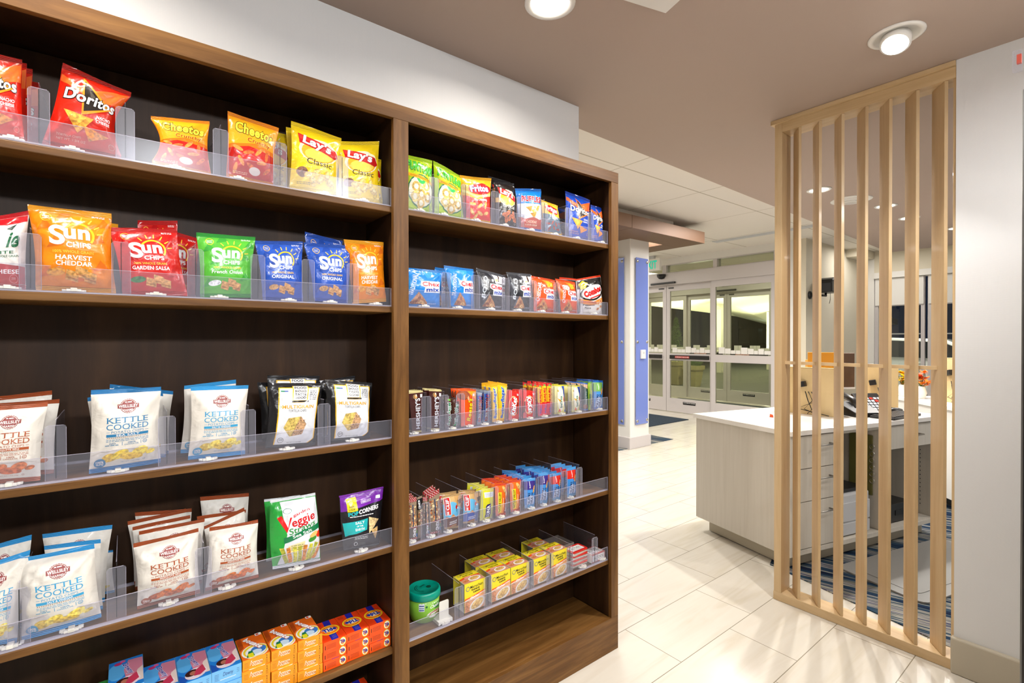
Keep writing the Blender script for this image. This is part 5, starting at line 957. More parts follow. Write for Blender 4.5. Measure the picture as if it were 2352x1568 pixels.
# ---------------------------------------------------------------- products
ITEMS = [
('chip_bag','nacho','A1',1.512,(-0.258,2.008,-0.177,2.013,-0.173,1.833,-0.262,1.831),'red cheese tortilla chip bag cut off by the left edge of the top shelf',{}),
('chip_bag','nacho','A1',1.570,(-0.259,2.023,-0.176,2.03,-0.173,1.853,-0.263,1.85),'red chip bag second in the row at the left edge of the top shelf',{'g': 1}),
('chip_bag','nacho','A1',1.615,(-0.256,2.025,-0.171,2.037,-0.171,1.868,-0.26,1.866),'red chip bag third in the row at the left edge of the top shelf',{'g': 1}),
('chip_bag','nacho','A1',1.655,(-0.251,2.017,-0.163,2.024,-0.163,1.883,-0.256,1.88),'rearmost red chip bag of the row at the top shelf left edge',{'g': 1}),
('chip_bag','nacho','A1',1.512,(-0.11,2.027,0.013,1.998,-0.008,1.845,-0.145,1.849),'red cheese tortilla chip bag leaning with its top right corner flaring out',{'pl': 0.03, 'pr': 0.16, 'T': 0.03}),
('chip_bag','cheetos','A1',1.512,(0.051,1.951,0.176,1.973,0.177,1.833,0.053,1.839),'orange crunchy cheese snack bag standing alone on the top shelf',{'pl': 0.14, 'pr': 0.05}),
('chip_bag','cheetos','A1',1.512,(0.218,2.012,0.345,1.998,0.328,1.836,0.212,1.839),'orange crunchy cheese snack bag beside the yellow potato chip bags',{'pl': 0.02, 'pr': 0.05}),
('chip_bag','lays','A1',1.600,(0.286,2.023,0.397,2.019,0.393,1.858,0.292,1.864),'yellow potato chip bag mostly hidden behind the right orange cheese snack bag',{'g': 2}),
('chip_bag','lays','A1',1.570,(0.378,2.03,0.521,2.036,0.514,1.864,0.379,1.863),'yellow potato chip bag directly behind the tallest yellow potato chip bag',{'g': 2}),
('chip_bag','lays','A1',1.512,(0.378,2.028,0.524,2.015,0.502,1.845,0.37,1.837),'tallest yellow classic potato chip bag with red ribbon logo on the top shelf',{'pl': 0.03, 'pr': 0.02}),
('chip_bag','lays','A1',1.512,(0.508,2.001,0.644,2.034,0.639,1.841,0.509,1.835),'yellow classic potato chip bag second from the brown divider of the top shelf',{'pr': 0.03}),
('chip_bag','lays','A1',1.538,(0.581,1.992,0.693,1.986,0.696,1.853,0.587,1.841),'yellow potato chip bag squeezed against the brown divider on the top shelf',{'g': 2}),
('chip_bag','smart','A2',1.512,(-0.263,1.646,-0.167,1.684,-0.172,1.513,-0.263,1.513),'white chip bag with red ends and green lettering cut off at the left edge',{}),
('chip_bag','sun_orange','A2',1.575,(-0.172,1.694,-0.014,1.687,-0.023,1.517,-0.158,1.515),'orange chip bag behind the large orange cheddar grain chip bag',{'g': 3}),
('chip_bag','sun_orange','A2',1.512,(-0.17,1.697,-0.026,1.698,-0.018,1.514,-0.156,1.514),'largest orange cheddar whole grain chip bag at the left of the second shelf',{'pl': 0.03, 'T': 0.034}),
('chip_bag','sun_red','A2',1.575,(0.025,1.702,0.109,1.713,0.112,1.521,0.018,1.52),'red grain chip bag standing tallest behind the red salsa chip bag',{'g': 4}),
('chip_bag','sun_red','A2',1.600,(0.051,1.701,0.163,1.675,0.151,1.518,0.05,1.519),'red grain chip bag poking out right behind the red salsa chip bag',{'g': 4}),
('chip_bag','sun_red','A2',1.512,(-0.031,1.665,0.102,1.679,0.125,1.514,-0.006,1.512),'red salsa whole grain chip bag between orange and green bags',{'pl': 0.03, 'pr': 0.03}),
('chip_bag','sun_green','A2',1.512,(0.145,1.676,0.284,1.682,0.271,1.514,0.152,1.509),'green french onion whole grain chip bag on the second shelf',{'pl': 0.03}),
('chip_bag','sun_blue','A2',1.512,(0.282,1.672,0.409,1.684,0.406,1.515,0.3,1.515),'blue original whole grain chip bag touching the green bag',{}),
('chip_bag','sun_blue','A2',1.575,(0.432,1.727,0.547,1.712,0.535,1.52,0.437,1.521),'blue grain chip bag with a pointed corner behind another blue bag',{'g': 5}),
('chip_bag','sun_blue','A2',1.512,(0.411,1.682,0.561,1.689,0.537,1.512,0.438,1.516),'blue original whole grain chip bag touching the small orange bag',{'pl': 0.04}),
('chip_bag','sun_orange','A2',1.512,(0.53,1.706,0.658,1.712,0.678,1.535,0.55,1.514),'small orange cheddar chip bag next to the brown divider of the second shelf',{'pl': 0.04}),
('chip_bag','ket_bbq','A3',1.615,(-0.269,1.265,-0.141,1.276,-0.139,1.077,-0.27,1.089),'white chip bag with brown seal at the back of the left edge row',{'g': 6}),
('chip_bag','ket_bbq','A3',1.570,(-0.248,1.256,-0.124,1.258,-0.134,1.078,-0.249,1.09),'white chip bag with orange brown seal second at the left edge',{'g': 6}),
('chip_bag','ket_bbq','A3',1.512,(-0.258,1.254,-0.139,1.258,-0.151,1.088,-0.262,1.096),'white mesquite kettle chip bag with orange seal cut off at the left edge',{'pr': 0.04}),
('chip_bag','ket_blue','A3',1.640,(-0.033,1.283,0.102,1.256,0.09,1.039,-0.044,1.05),'white chip bag with blue seal at the back behind the sea salt bag',{'g': 7}),
('chip_bag','ket_blue','A3',1.600,(-0.024,1.28,0.077,1.257,0.082,1.049,-0.028,1.067),'white chip bag with blue seal third behind the sea salt bag',{'g': 7}),
('chip_bag','ket_blue','A3',1.565,(-0.074,1.258,0.035,1.271,0.035,1.07,-0.063,1.08),'white chip bag with blue seal showing left behind the sea salt bag',{'g': 7}),
('chip_bag','ket_blue','A3',1.512,(-0.065,1.28,0.069,1.28,0.067,1.094,-0.069,1.088),'white sea salt kettle chip bag with dark blue lettering and blue bottom seal',{'pl': 0.02, 'pr': 0.04, 'T': 0.03}),
('chip_bag','ket_sky','A3',1.570,(0.122,1.275,0.244,1.285,0.241,1.084,0.112,1.098),'white chip bag with sky blue seal behind the salt and vinegar bag',{'g': 8}),
('chip_bag','ket_sky','A3',1.512,(0.132,1.276,0.265,1.273,0.254,1.087,0.124,1.09),'white salt and vinegar kettle chip bag on the middle shelf',{'pl': 0.03, 'pr': 0.03, 'T': 0.03}),
('chip_bag','multi','A3',1.600,(0.304,1.272,0.436,1.261,0.442,1.082,0.313,1.096),'black edged multigrain chip bag peeking out left behind its twins',{'g': 9}),
('chip_bag','multi','A3',1.570,(0.325,1.293,0.473,1.285,0.456,1.074,0.316,1.09),'tallest black edged multigrain chip bag directly behind the front one',{'g': 9}),
('chip_bag','multi','A3',1.575,(0.472,1.268,0.587,1.28,0.584,1.071,0.478,1.077),'black edged multigrain chip bag behind the right multigrain bag',{'g': 9}),
('chip_bag','multi','A3',1.512,(0.318,1.275,0.466,1.267,0.439,1.079,0.305,1.087),'left front multigrain tortilla chip bag with hexagon chip picture',{'pl': 0.03, 'pr': 0.02}),
('chip_bag','multi','A3',1.512,(0.472,1.277,0.619,1.259,0.606,1.081,0.477,1.085),'right front multigrain tortilla chip bag nearest the brown divider',{'pl': 0.02, 'pr': 0.01}),
('chip_bag','ket_sky','A4',1.580,(-0.264,0.936,-0.174,0.946,-0.183,0.735,-0.265,0.746),'white chip bag with sky blue seal behind the one cut by the left edge',{'g': 10}),
('chip_bag','ket_sky','A4',1.512,(-0.266,0.915,-0.169,0.932,-0.19,0.735,-0.266,0.75),'white chip bag with sky blue seal cut off by the left edge, fourth shelf',{'pr': 0.04}),
('chip_bag','ket_sky','A4',1.655,(-0.121,0.858,-0.029,0.848,-0.026,0.693,-0.121,0.7),'white chip bag with sky blue lettering at the very back of the fourth shelf',{'g': 11}),
('chip_bag','ket_sky','A4',1.610,(-0.159,0.935,-0.029,0.927,-0.045,0.704,-0.149,0.72),'tallest white chip bag with sky blue seal behind the front vinegar bag',{'g': 11}),
('chip_bag','ket_sky','A4',1.568,(-0.152,0.919,-0.051,0.909,-0.047,0.719,-0.145,0.727),'white chip bag with sky blue seal right behind the front vinegar bag',{'g': 11}),
('chip_bag','ket_sky','A4',1.512,(-0.193,0.92,-0.061,0.917,-0.048,0.747,-0.182,0.741),'large white salt and vinegar kettle chip bag on the fourth shelf',{'pl': 0.03, 'pr': 0.02, 'T': 0.034}),
('chip_bag','ket_bbq','A4',1.670,(0.017,0.931,0.146,0.915,0.145,0.688,0.026,0.701),'white chip bag with brown seal at the back of the left mesquite row',{'g': 12}),
('chip_bag','ket_bbq','A4',1.640,(0.001,0.919,0.13,0.926,0.133,0.704,0.015,0.717),'white chip bag with brown seal second from the back of the left mesquite row',{'g': 12}),
('chip_bag','ket_bbq','A4',1.605,(0.011,0.913,0.137,0.917,0.136,0.717,0.016,0.731),'white chip bag with brown seal in the middle of the left mesquite row',{'g': 12}),
('chip_bag','ket_bbq','A4',1.570,(0.024,0.909,0.167,0.911,0.159,0.718,0.025,0.732),'white chip bag with brown seal right behind the left front mesquite bag',{'g': 12}),
('chip_bag','ket_bbq','A4',1.512,(0.012,0.899,0.147,0.906,0.149,0.742,0.019,0.741),'left front white mesquite kettle chip bag with orange seal',{'pl': 0.03, 'pr': 0.03, 'T': 0.03}),
('chip_bag','ket_bbq','A4',1.660,(0.166,0.946,0.291,0.934,0.288,0.687,0.171,0.709),'tallest white mesquite chip bag at the back of the right mesquite row',{'g': 13}),
('chip_bag','ket_bbq','A4',1.620,(0.154,0.904,0.276,0.898,0.276,0.706,0.164,0.714),'white chip bag with brown seal second from the back of the right mesquite row',{'g': 13}),
('chip_bag','ket_bbq','A4',1.575,(0.166,0.887,0.264,0.918,0.278,0.722,0.175,0.722),'white chip bag with slanted brown seal behind the right front mesquite bag',{'g': 13}),
('chip_bag','ket_bbq','A4',1.512,(0.172,0.901,0.288,0.896,0.286,0.736,0.16,0.737),'right front white mesquite kettle chip bag beside the green veggie bag',{'pl': 0.02, 'pr': 0.03, 'T': 0.03}),
('chip_bag','veggie','A4',1.575,(0.316,0.931,0.416,0.924,0.447,0.713,0.319,0.733),'green and white veggie straw bag behind its twin',{'g': 14}),
('chip_bag','veggie','A4',1.512,(0.319,0.944,0.442,0.942,0.453,0.735,0.322,0.748),'front green and white veggie straw snack bag with vegetable picture',{'pl': -0.03, 'pr': -0.02, 'T': 0.03}),
('chip_bag','pop','A4',1.512,(0.513,0.918,0.657,0.92,0.636,0.732,0.522,0.744),'purple and black popped corn chip bag next to the brown divider',{'pl': -0.01, 'pr': 0.01}),
('chip_bag','funyun','B1',1.512,(0.724,2.015,0.836,2.014,0.831,1.839,0.724,1.841),'lime green onion ring bag against the brown divider',{}),
('chip_bag','funyun','B1',1.512,(0.841,2.016,0.952,1.986,0.956,1.84,0.836,1.844),'lime green onion ring bag beside the red corn chip bag',{}),
('chip_bag','fritos','B1',1.512,(0.947,1.987,1.087,2.003,1.075,1.839,0.956,1.839),'red and yellow corn chip bag on the top shelf',{}),
('chip_bag','lays_bbq','B1',1.570,(1.114,2.035,1.224,2.029,1.224,1.865,1.123,1.862),'black barbecue chip bag behind its twin',{'g': 15}),
('chip_bag','lays_bbq','B1',1.512,(1.099,2.0,1.196,2.004,1.202,1.837,1.091,1.836),'black barbecue potato chip bag with red ribbon logo',{}),
('chip_bag','ruffles','B1',1.512,(1.202,1.987,1.338,2.01,1.331,1.839,1.207,1.836),'blue and white cheddar ridged chip bag on the top shelf',{}),
('chip_bag','cool','B1',1.600,(1.439,1.98,1.557,1.98,1.557,1.862,1.439,1.858),'blue tortilla chip bag hidden behind the grey spiral chip bag',{'g': 16}),
('chip_bag','twists','B1',1.512,(1.338,1.968,1.428,1.956,1.442,1.84,1.334,1.836),'grey and yellow spiral corn chip bag on the top shelf',{}),
('chip_bag','cool','B1',1.512,(1.475,2.028,1.626,2.014,1.604,1.836,1.461,1.833),'left blue tortilla chip bag on the top shelf',{}),
('chip_bag','cool','B1',1.575,(1.705,2.05,1.783,2.033,1.796,1.866,1.7,1.866),'blue tortilla chip bag behind the right blue one',{'g': 16}),
('chip_bag','cool','B1',1.512,(1.632,1.996,1.726,1.99,1.739,1.837,1.604,1.83),'right blue tortilla chip bag in the corner of the top shelf',{}),
('chip_bag','chex_blue','B2',1.570,(0.879,1.658,0.95,1.655,0.931,1.523,0.851,1.52),'blue snack mix bag behind the two front blue ones',{'g': 17}),
('chip_bag','chex_blue','B2',1.512,(0.724,1.638,0.879,1.637,0.857,1.512,0.724,1.511),'blue snack mix bag against the brown divider',{}),
('chip_bag','chex_blue','B2',1.512,(0.881,1.657,1.007,1.655,1.003,1.51,0.906,1.511),'blue snack mix bag beside the black snack mix bag',{}),
('chip_bag','chex_black','B2',1.570,(1.106,1.659,1.198,1.649,1.191,1.52,1.102,1.52),'black snack mix bag behind the left black one',{'g': 18}),
('chip_bag','chex_black','B2',1.512,(1.018,1.661,1.139,1.644,1.137,1.51,1.024,1.511),'left black bold snack mix bag',{}),
('chip_bag','chex_black','B2',1.512,(1.158,1.657,1.285,1.659,1.274,1.508,1.174,1.51),'right black bold snack mix bag',{}),
('chip_bag','chex_red','B2',1.570,(1.375,1.652,1.486,1.641,1.476,1.518,1.376,1.518),'orange snack mix bag behind the left orange one',{'g': 19}),
('chip_bag','chex_red','B2',1.512,(1.281,1.653,1.414,1.644,1.404,1.507,1.287,1.509),'left orange cheddar snack mix bag',{}),
('chip_bag','chex_red','B2',1.512,(1.416,1.651,1.532,1.644,1.539,1.506,1.441,1.509),'right orange cheddar snack mix bag',{}),
('chip_bag','combos','B2',1.575,(1.499,1.669,1.604,1.67,1.604,1.521,1.507,1.521),'red topped pretzel snack bag behind the orange one',{'g': 20}),
('chip_bag','combos','B2',1.512,(1.537,1.657,1.695,1.688,1.69,1.505,1.545,1.506),'white and black pizza pretzel snack bag with red top seal',{'pl': -0.02, 'pr': -0.02}),
('candy_bar','hershey','B3',1.508,(0.741,1.222,0.794,1.224,0.789,1.083,0.755,1.084),'dark maroon milk chocolate bar beside the brown divider',{'T': 0.005, 'n': 4, 'dy': 0.012, 'blab': 'maroon chocolate bar with gold wrapper in the row behind the left front one', 'g': 31, 'jx': 0.004}),
('candy_bar','hershey','B3',1.508,(0.817,1.226,0.867,1.221,0.857,1.081,0.824,1.083),'dark maroon milk chocolate bar second from the brown divider',{'T': 0.005, 'n': 4, 'dy': 0.012, 'blab': 'maroon chocolate bar with gold wrapper in the row behind the right front one', 'g': 32, 'jx': 0.004}),
('candy_bar','milkyway','B3',1.508,(0.876,1.198,0.907,1.195,0.905,1.085,0.88,1.086),'brown candy bar with green lettering facing down, left one',{'T': 0.008, 'n': 1, 'dy': 0.02, 'blab': 'brown candy bar behind the left green lettered one', 'g': 33, 'jx': 0.004}),
('candy_bar','milkyway2','B3',1.508,(0.909,1.192,0.94,1.188,0.937,1.083,0.909,1.084),'brown candy bar with green lettering facing up, right one',{'T': 0.008, 'n': 2, 'dy': 0.02, 'blab': 'brown candy bar behind the right green lettered one', 'g': 34, 'jx': 0.004}),
('candy_bar','reese','B3',1.508,(0.925,1.219,1.01,1.214,1.009,1.083,0.946,1.083),'wide orange peanut butter cup pack',{'T': 0.008, 'n': 2, 'dy': 0.02, 'blab': 'orange peanut butter cup pack behind the front one', 'g': 35, 'jx': 0.004}),
('candy_bar','musk','B3',1.508,(1.011,1.204,1.039,1.199,1.037,1.085,1.012,1.086),'left silver and blue candy bar with red lettering',{'T': 0.008, 'n': 4, 'dy': 0.025, 'blab': 'silver candy bar in the row behind the left silver and blue one', 'g': 36, 'jx': 0.004}),
('candy_bar','musk','B3',1.508,(1.045,1.208,1.076,1.206,1.072,1.083,1.039,1.084),'right silver and blue candy bar with red lettering',{'T': 0.008, 'n': 4, 'dy': 0.025, 'blab': 'silver candy bar in the row behind the right silver and blue one', 'g': 37, 'jx': 0.004}),
('candy_bar','butter','B3',1.508,(1.074,1.229,1.105,1.229,1.114,1.082,1.082,1.085),'left yellow candy bar with blue lettering',{'T': 0.008, 'n': 2, 'dy': 0.03, 'blab': 'yellow candy bar behind the left yellow one', 'g': 38, 'jx': 0.004}),
('candy_bar','butter','B3',1.508,(1.107,1.236,1.155,1.225,1.138,1.081,1.116,1.081),'right yellow candy bar with blue lettering',{'T': 0.008, 'n': 2, 'dy': 0.03, 'blab': 'yellow candy bar behind the right yellow one', 'g': 39, 'jx': 0.004}),
('candy_bar','kitkat','B3',1.508,(1.146,1.203,1.214,1.193,1.211,1.08,1.145,1.082),'red wafer bar with lettering running up',{'T': 0.008, 'n': 2, 'dy': 0.025, 'blab': 'red wafer bar behind the left red one', 'g': 40, 'jx': 0.004}),
('candy_bar','kitkat2','B3',1.508,(1.222,1.197,1.295,1.19,1.298,1.079,1.22,1.082),'red wafer bar with lettering running down',{'T': 0.008, 'n': 2, 'dy': 0.025, 'blab': 'red wafer bar behind the right red one', 'g': 41, 'jx': 0.004}),
('candy_bar','starburst','B3',1.508,(1.309,1.219,1.33,1.213,1.334,1.082,1.312,1.084),'leftmost of the three yellow and pink fruit chew packs',{'T': 0.008, 'n': 3, 'dy': 0.03, 'blab': 'red and yellow fruit chew pack behind the leftmost one', 'g': 42, 'jx': 0.004}),
('candy_bar','starburst','B3',1.508,(1.332,1.221,1.354,1.219,1.362,1.082,1.336,1.083),'middle of the three yellow and pink fruit chew packs',{'T': 0.008, 'n': 3, 'dy': 0.03, 'blab': 'red and yellow fruit chew pack behind the middle one', 'g': 43, 'jx': 0.004}),
('candy_bar','starburst','B3',1.508,(1.358,1.219,1.385,1.215,1.389,1.082,1.363,1.084),'rightmost of the three yellow and pink fruit chew packs',{'T': 0.008, 'n': 3, 'dy': 0.03, 'blab': 'red and yellow fruit chew pack behind the rightmost one', 'g': 44, 'jx': 0.004}),
('candy_bar','belvita','B3',1.508,(1.389,1.208,1.455,1.206,1.466,1.085,1.394,1.087),'left pale yellow and blue breakfast biscuit pack',{'T': 0.012, 'n': 1, 'dy': 0.03, 'blab': 'pale yellow biscuit pack behind the left one', 'g': 45, 'jx': 0.004}),
('candy_bar','belvita','B3',1.508,(1.476,1.201,1.55,1.197,1.556,1.083,1.495,1.083),'right pale yellow and blue breakfast biscuit pack',{'T': 0.012, 'n': 1, 'dy': 0.03, 'blab': 'pale yellow biscuit pack behind the right one', 'g': 46, 'jx': 0.004}),
('candy_bar','nvdark','B3',1.508,(1.555,1.21,1.599,1.204,1.603,1.08,1.566,1.084),'dark green granola bar with almond picture',{'T': 0.008, 'n': 3, 'dy': 0.03, 'blab': 'blue topped bar behind the dark green granola bar', 'g': 47, 'jx': 0.004}),
('candy_bar','nvlime','B3',1.508,(1.602,1.205,1.627,1.2,1.624,1.082,1.606,1.082),'narrow lime green granola bar',{'T': 0.008, 'n': 1, 'dy': 0.03, 'blab': 'lime green granola bar behind the narrow front one', 'g': 48, 'jx': 0.004}),
('candy_bar','nutri_green','B3',1.508,(1.632,1.215,1.701,1.21,1.698,1.083,1.633,1.082),'blue fruit bar with green band on the candy shelf',{'T': 0.008, 'n': 3, 'dy': 0.03, 'blab': 'blue fruit bar in the row behind the green banded one', 'g': 49, 'jx': 0.004}),
('candy_bar','kind','B4',1.508,(0.737,0.868,0.769,0.868,0.772,0.724,0.739,0.724),'clear nut bar beside the brown divider with red patterned ends',{'T': 0.008, 'n': 2, 'dy': 0.022, 'blab': 'nut bar behind the one beside the brown divider', 'g': 50, 'jx': 0.004}),
('candy_bar','kind2','B4',1.508,(0.771,0.864,0.79,0.868,0.79,0.724,0.775,0.722),'narrow nut bar with black name patch at its top',{'T': 0.008, 'n': 0, 'dy': 0.018, 'blab': '', 'g': 0, 'jx': 0.004}),
('candy_bar','kind','B4',1.508,(0.792,0.862,0.81,0.86,0.817,0.73,0.794,0.731),'nut bar seen through the grey edge of an acrylic divider',{'T': 0.008, 'n': 0, 'dy': 0.018, 'blab': '', 'g': 0, 'jx': 0.004}),
('candy_bar','kind','B4',1.508,(0.814,0.863,0.856,0.881,0.863,0.724,0.821,0.727),'nut bar with rainbow stripe beside the brown brownie bar',{'T': 0.008, 'n': 2, 'dy': 0.022, 'blab': 'nut bar behind the one beside the brownie bar', 'g': 51, 'jx': 0.004}),
('candy_bar','clif_brown','B4',1.508,(0.866,0.851,0.947,0.846,0.936,0.721,0.877,0.727),'chocolate brownie energy bar with red name patch',{'T': 0.008, 'n': 1, 'dy': 0.03, 'blab': 'tan topped energy bar behind the brownie one', 'g': 52, 'jx': 0.004}),
('candy_bar','clif_blue','B4',1.508,(0.95,0.845,1.03,0.836,1.016,0.716,0.952,0.726),'chocolate chip energy bar with blue lower half',{'T': 0.008, 'n': 1, 'dy': 0.03, 'blab': 'tan topped energy bar behind the chocolate chip one', 'g': 53, 'jx': 0.004}),
('candy_bar','luna','B4',1.508,(1.034,0.844,1.089,0.838,1.085,0.719,1.026,0.722),'lemon yellow nutrition bar with purple name patch',{'T': 0.008, 'n': 3, 'dy': 0.03, 'blab': 'lime yellow nutrition bar behind the front lemon one', 'g': 54, 'jx': 0.004}),
('candy_bar','nv','B4',1.508,(1.095,0.85,1.154,0.845,1.147,0.716,1.1,0.719),'left orange peanut butter granola bar',{'T': 0.008, 'n': 3, 'dy': 0.03, 'blab': 'orange granola bar in the row behind the left orange one', 'g': 55, 'jx': 0.004}),
('candy_bar','nv','B4',1.508,(1.16,0.851,1.222,0.846,1.22,0.717,1.172,0.721),'right orange peanut butter granola bar',{'T': 0.008, 'n': 3, 'dy': 0.03, 'blab': 'orange granola bar in the row behind the right orange one', 'g': 56, 'jx': 0.004}),
('candy_bar','nutri_purple','B4',1.508,(1.229,0.848,1.297,0.841,1.292,0.716,1.242,0.719),'blue fruit bar with purple band, leftmost of the four fruit bars',{'T': 0.008, 'n': 5, 'dy': 0.028, 'blab': 'blue fruit bar in the row behind the leftmost one', 'g': 57, 'jx': 0.007}),
('candy_bar','nutri_purple','B4',1.508,(1.313,0.856,1.366,0.852,1.362,0.712,1.311,0.719),'blue fruit bar with purple band, second of the four fruit bars',{'T': 0.008, 'n': 5, 'dy': 0.028, 'blab': 'blue fruit bar in the row behind the second one', 'g': 58, 'jx': 0.007}),
('candy_bar','nutri_red','B4',1.508,(1.375,0.84,1.439,0.839,1.434,0.714,1.385,0.718),'blue fruit bar with red band, third of the four fruit bars',{'T': 0.008, 'n': 5, 'dy': 0.028, 'blab': 'blue fruit bar in the row behind the third one', 'g': 59, 'jx': 0.007}),
('candy_bar','nutri_red','B4',1.508,(1.47,0.851,1.527,0.849,1.526,0.713,1.474,0.714),'blue fruit bar with red band, rightmost of the four fruit bars',{'T': 0.008, 'n': 3, 'dy': 0.028, 'blab': 'blue fruit bar in the row behind the rightmost one', 'g': 60, 'jx': 0.007}),
]
DIVS = {'A1': [-0.148, 0.001, 0.198, 0.342, 0.516], 'A2': [-0.163, -0.008, 0.141, 0.285, 0.417, 0.547], 'A3': [-0.124, 0.079, 0.26, 0.46], 'A4': [-0.184, -0.02, 0.155], 'B1': [0.829, 0.956, 1.086, 1.207, 1.332, 1.466, 1.603], 'B2': [0.875, 0.998, 1.135, 1.272, 1.4, 1.535], 'B3': [0.798, 0.867, 0.933, 1.002, 1.07, 1.146, 1.218, 1.288, 1.383, 1.482, 1.554, 1.618], 'B4': [0.794, 0.859, 0.942, 1.011, 1.081, 1.152, 1.222, 1.304, 1.373, 1.442, 1.531], 'B5': [0.926, 1.051, 1.256, 1.361, 1.474, 1.628]}
PUSH = {'A1': [-0.191, -0.093, 0.099, 0.239, 0.462, 0.581], 'A2': [-0.198, -0.092, 0.059, 0.194, 0.365, 0.481, 0.623], 'A3': [-0.198, -0.016, 0.167, 0.359, 0.547], 'A4': [-0.198, -0.1, 0.081, 0.209, 0.383, 0.574], 'B1': [0.776, 0.867, 1.003, 1.132, 1.262, 1.391, 1.518, 1.674], 'B2': [0.792, 0.924, 1.067, 1.196, 1.319, 1.453, 1.626], 'B3': [0.755, 0.833, 0.902, 0.975, 1.042, 1.104, 1.179, 1.258, 1.336, 1.433, 1.531, 1.663], 'B4': [0.745, 0.817, 0.885, 0.984, 1.048, 1.116, 1.187, 1.267, 1.331, 1.408, 1.484], 'B5': [1.558, 1.683]}
def gname(i): return GR.get(i)
def place(it, n_):
    kind, artn, k, Y, c, label, o = it
    c = list(c); z = SZ[k]+.0045; low = min(c[5], c[7]); dz = z-low; c[5] += dz; c[7] += dz
    c[5] = min(c[5], z+.012); c[7] = min(c[7], z+.012)
    lo_, hi_ = (-.34, .662) if k[0] == 'A' else (.726, 1.700)
    for q_ in (0, 2, 4, 6): c[q_] = min(max(c[q_], lo_), hi_)
    g = ('row %d of %s' % (o.get('g'), 'packs')) if o.get('g') else None
    if kind == 'chip_bag':
        bag('chip_bag', artn, Y, c, label, 'chip bag', 'chip bags on the '+SN[k], o.get('T', .021 if not o.get('g') else .014), o.get('pl', .03), o.get('pr', .03), True, n_*7+1, lean=.012)
        return
    b = bag('snack_bar' if k == 'B4' else 'candy_bar', artn, Y, c, label, 'snack bar' if k == 'B4' else 'candy bar', 'bars on the '+SN[k], o['T'], .0, .0, False, n_*5+2, 5, 9)
    rr_ = random.Random(n_)
    for i in range(o['n']):
        q = b.copy(); COL.objects.link(q)
        q.location = (b.location.x+rr_.uniform(-1, 1)*o['jx'], Y+o['dy']*(i+1), b.location.z+.001); wob = 4 if 57 <= o['g'] <= 60 else 1; q.rotation_euler = (R(rr_.uniform(-1, 1)), R(rr_.uniform(-1, 1)*wob), R(rr_.uniform(-3, 3)*wob) if o['T'] < .012 else 0)
        q['label'] = (o['blab']+(', %s one' % ['nearest', 'second', 'third', 'fourth', 'rearmost'][i] if o['n'] > 1 else ''))
        q['group'] = 'bars on the '+SN[k]
for n_, it in enumerate(ITEMS): place(it, n_)
for k, xs in DIVS.items():
    for i, x in enumerate(xs): divider(k, i, x, 'clear acrylic divider, %s on the %s' % (ORD[i], SN[k]), .122 if k != 'B5' else .112)
for k, xs in PUSH.items():
    for i, x in enumerate(xs): pusher(k, i, x, 'ivory pusher foot, %s on the %s' % (ORD[i], SN[k]))
pusher('B5', 0, .873, 'ivory pusher with upright paddle in front of the green soup cup', True)
# detergent cartons on the lowest stocked shelf
z0 = SZ['A5']+.0005
NTH = ['lowest', 'second from bottom', 'third from bottom', 'topmost']
for j, (x, who) in enumerate(((.458, 'left'), (.529, 'middle'), (.600, 'right'))):
    for i in range(3): carton('detergent_box', x, x+.0695, 1.497+(.002 if (i+j) % 2 else 0), 1.612, z0+i*.0288, z0+i*.0288+.0284, 'tide_f', 'tide_top' if j == 0 else 'tide_top2', 'red orange detergent box, %s in the %s stack by the divider' % (NTH[i] if i < 2 else 'topmost', who), 'detergent box', 'red orange detergent boxes')
for j, (x, who) in enumerate(((.2445, 'left'), (.316, 'middle'), (.387, 'right'))):
    for i in range(4): carton('dryer_sheet_box', x+(.001 if i % 2 else -.001), x+.069, 1.498+(.003 if (i+j) % 2 else 0), 1.618, z0+i*.0291, z0+i*.0291+.0287, 'bounce_f', 'bounce_top', 'orange dryer sheet box, %s in the %s orange stack' % (NTH[i], who), 'dryer sheet box', 'orange dryer sheet boxes')
for j, (x, who, n) in enumerate(((-.038, 'first', 4), (.0325, 'second', 3), (.103, 'third', 3), (.1735, 'fourth', 3))):
    for i in range(n): carton('softener_box', x, x+.0695, 1.500+(.002 if (i+j) % 2 else 0), 1.64, z0+i*.0381, z0+i*.0381+.0376, 'downy_f', 'downy_top', 'blue fabric softener box, %s in the %s blue stack from the left' % (NTH[i] if i < n-1 else 'topmost', who), 'softener box', 'blue softener boxes')
for j, (x, who) in enumerate(((-.1085, 'right'), (-.18, 'left'))):
    for i in range(3): carton('cleaner_box', x, x+.0695, 1.503, 1.64, z0+i*.0381, z0+i*.0381+.0376, 'green_f', 'green_top', 'green cleaner box, %s in the %s green stack' % (NTH[i] if i < 2 else 'topmost', who), 'cleaner box', 'green cleaner boxes')
for i in range(3): carton('detergent_box', .565, .64, 1.53, 1.65, .1495+i*.0288, .1495+i*.0288+.0284, 'tide_f', 'tide_top', 'red orange detergent box on the bottom deck, %s' % (NTH[i] if i < 2 else 'topmost'), 'detergent box', 'red orange detergent boxes')
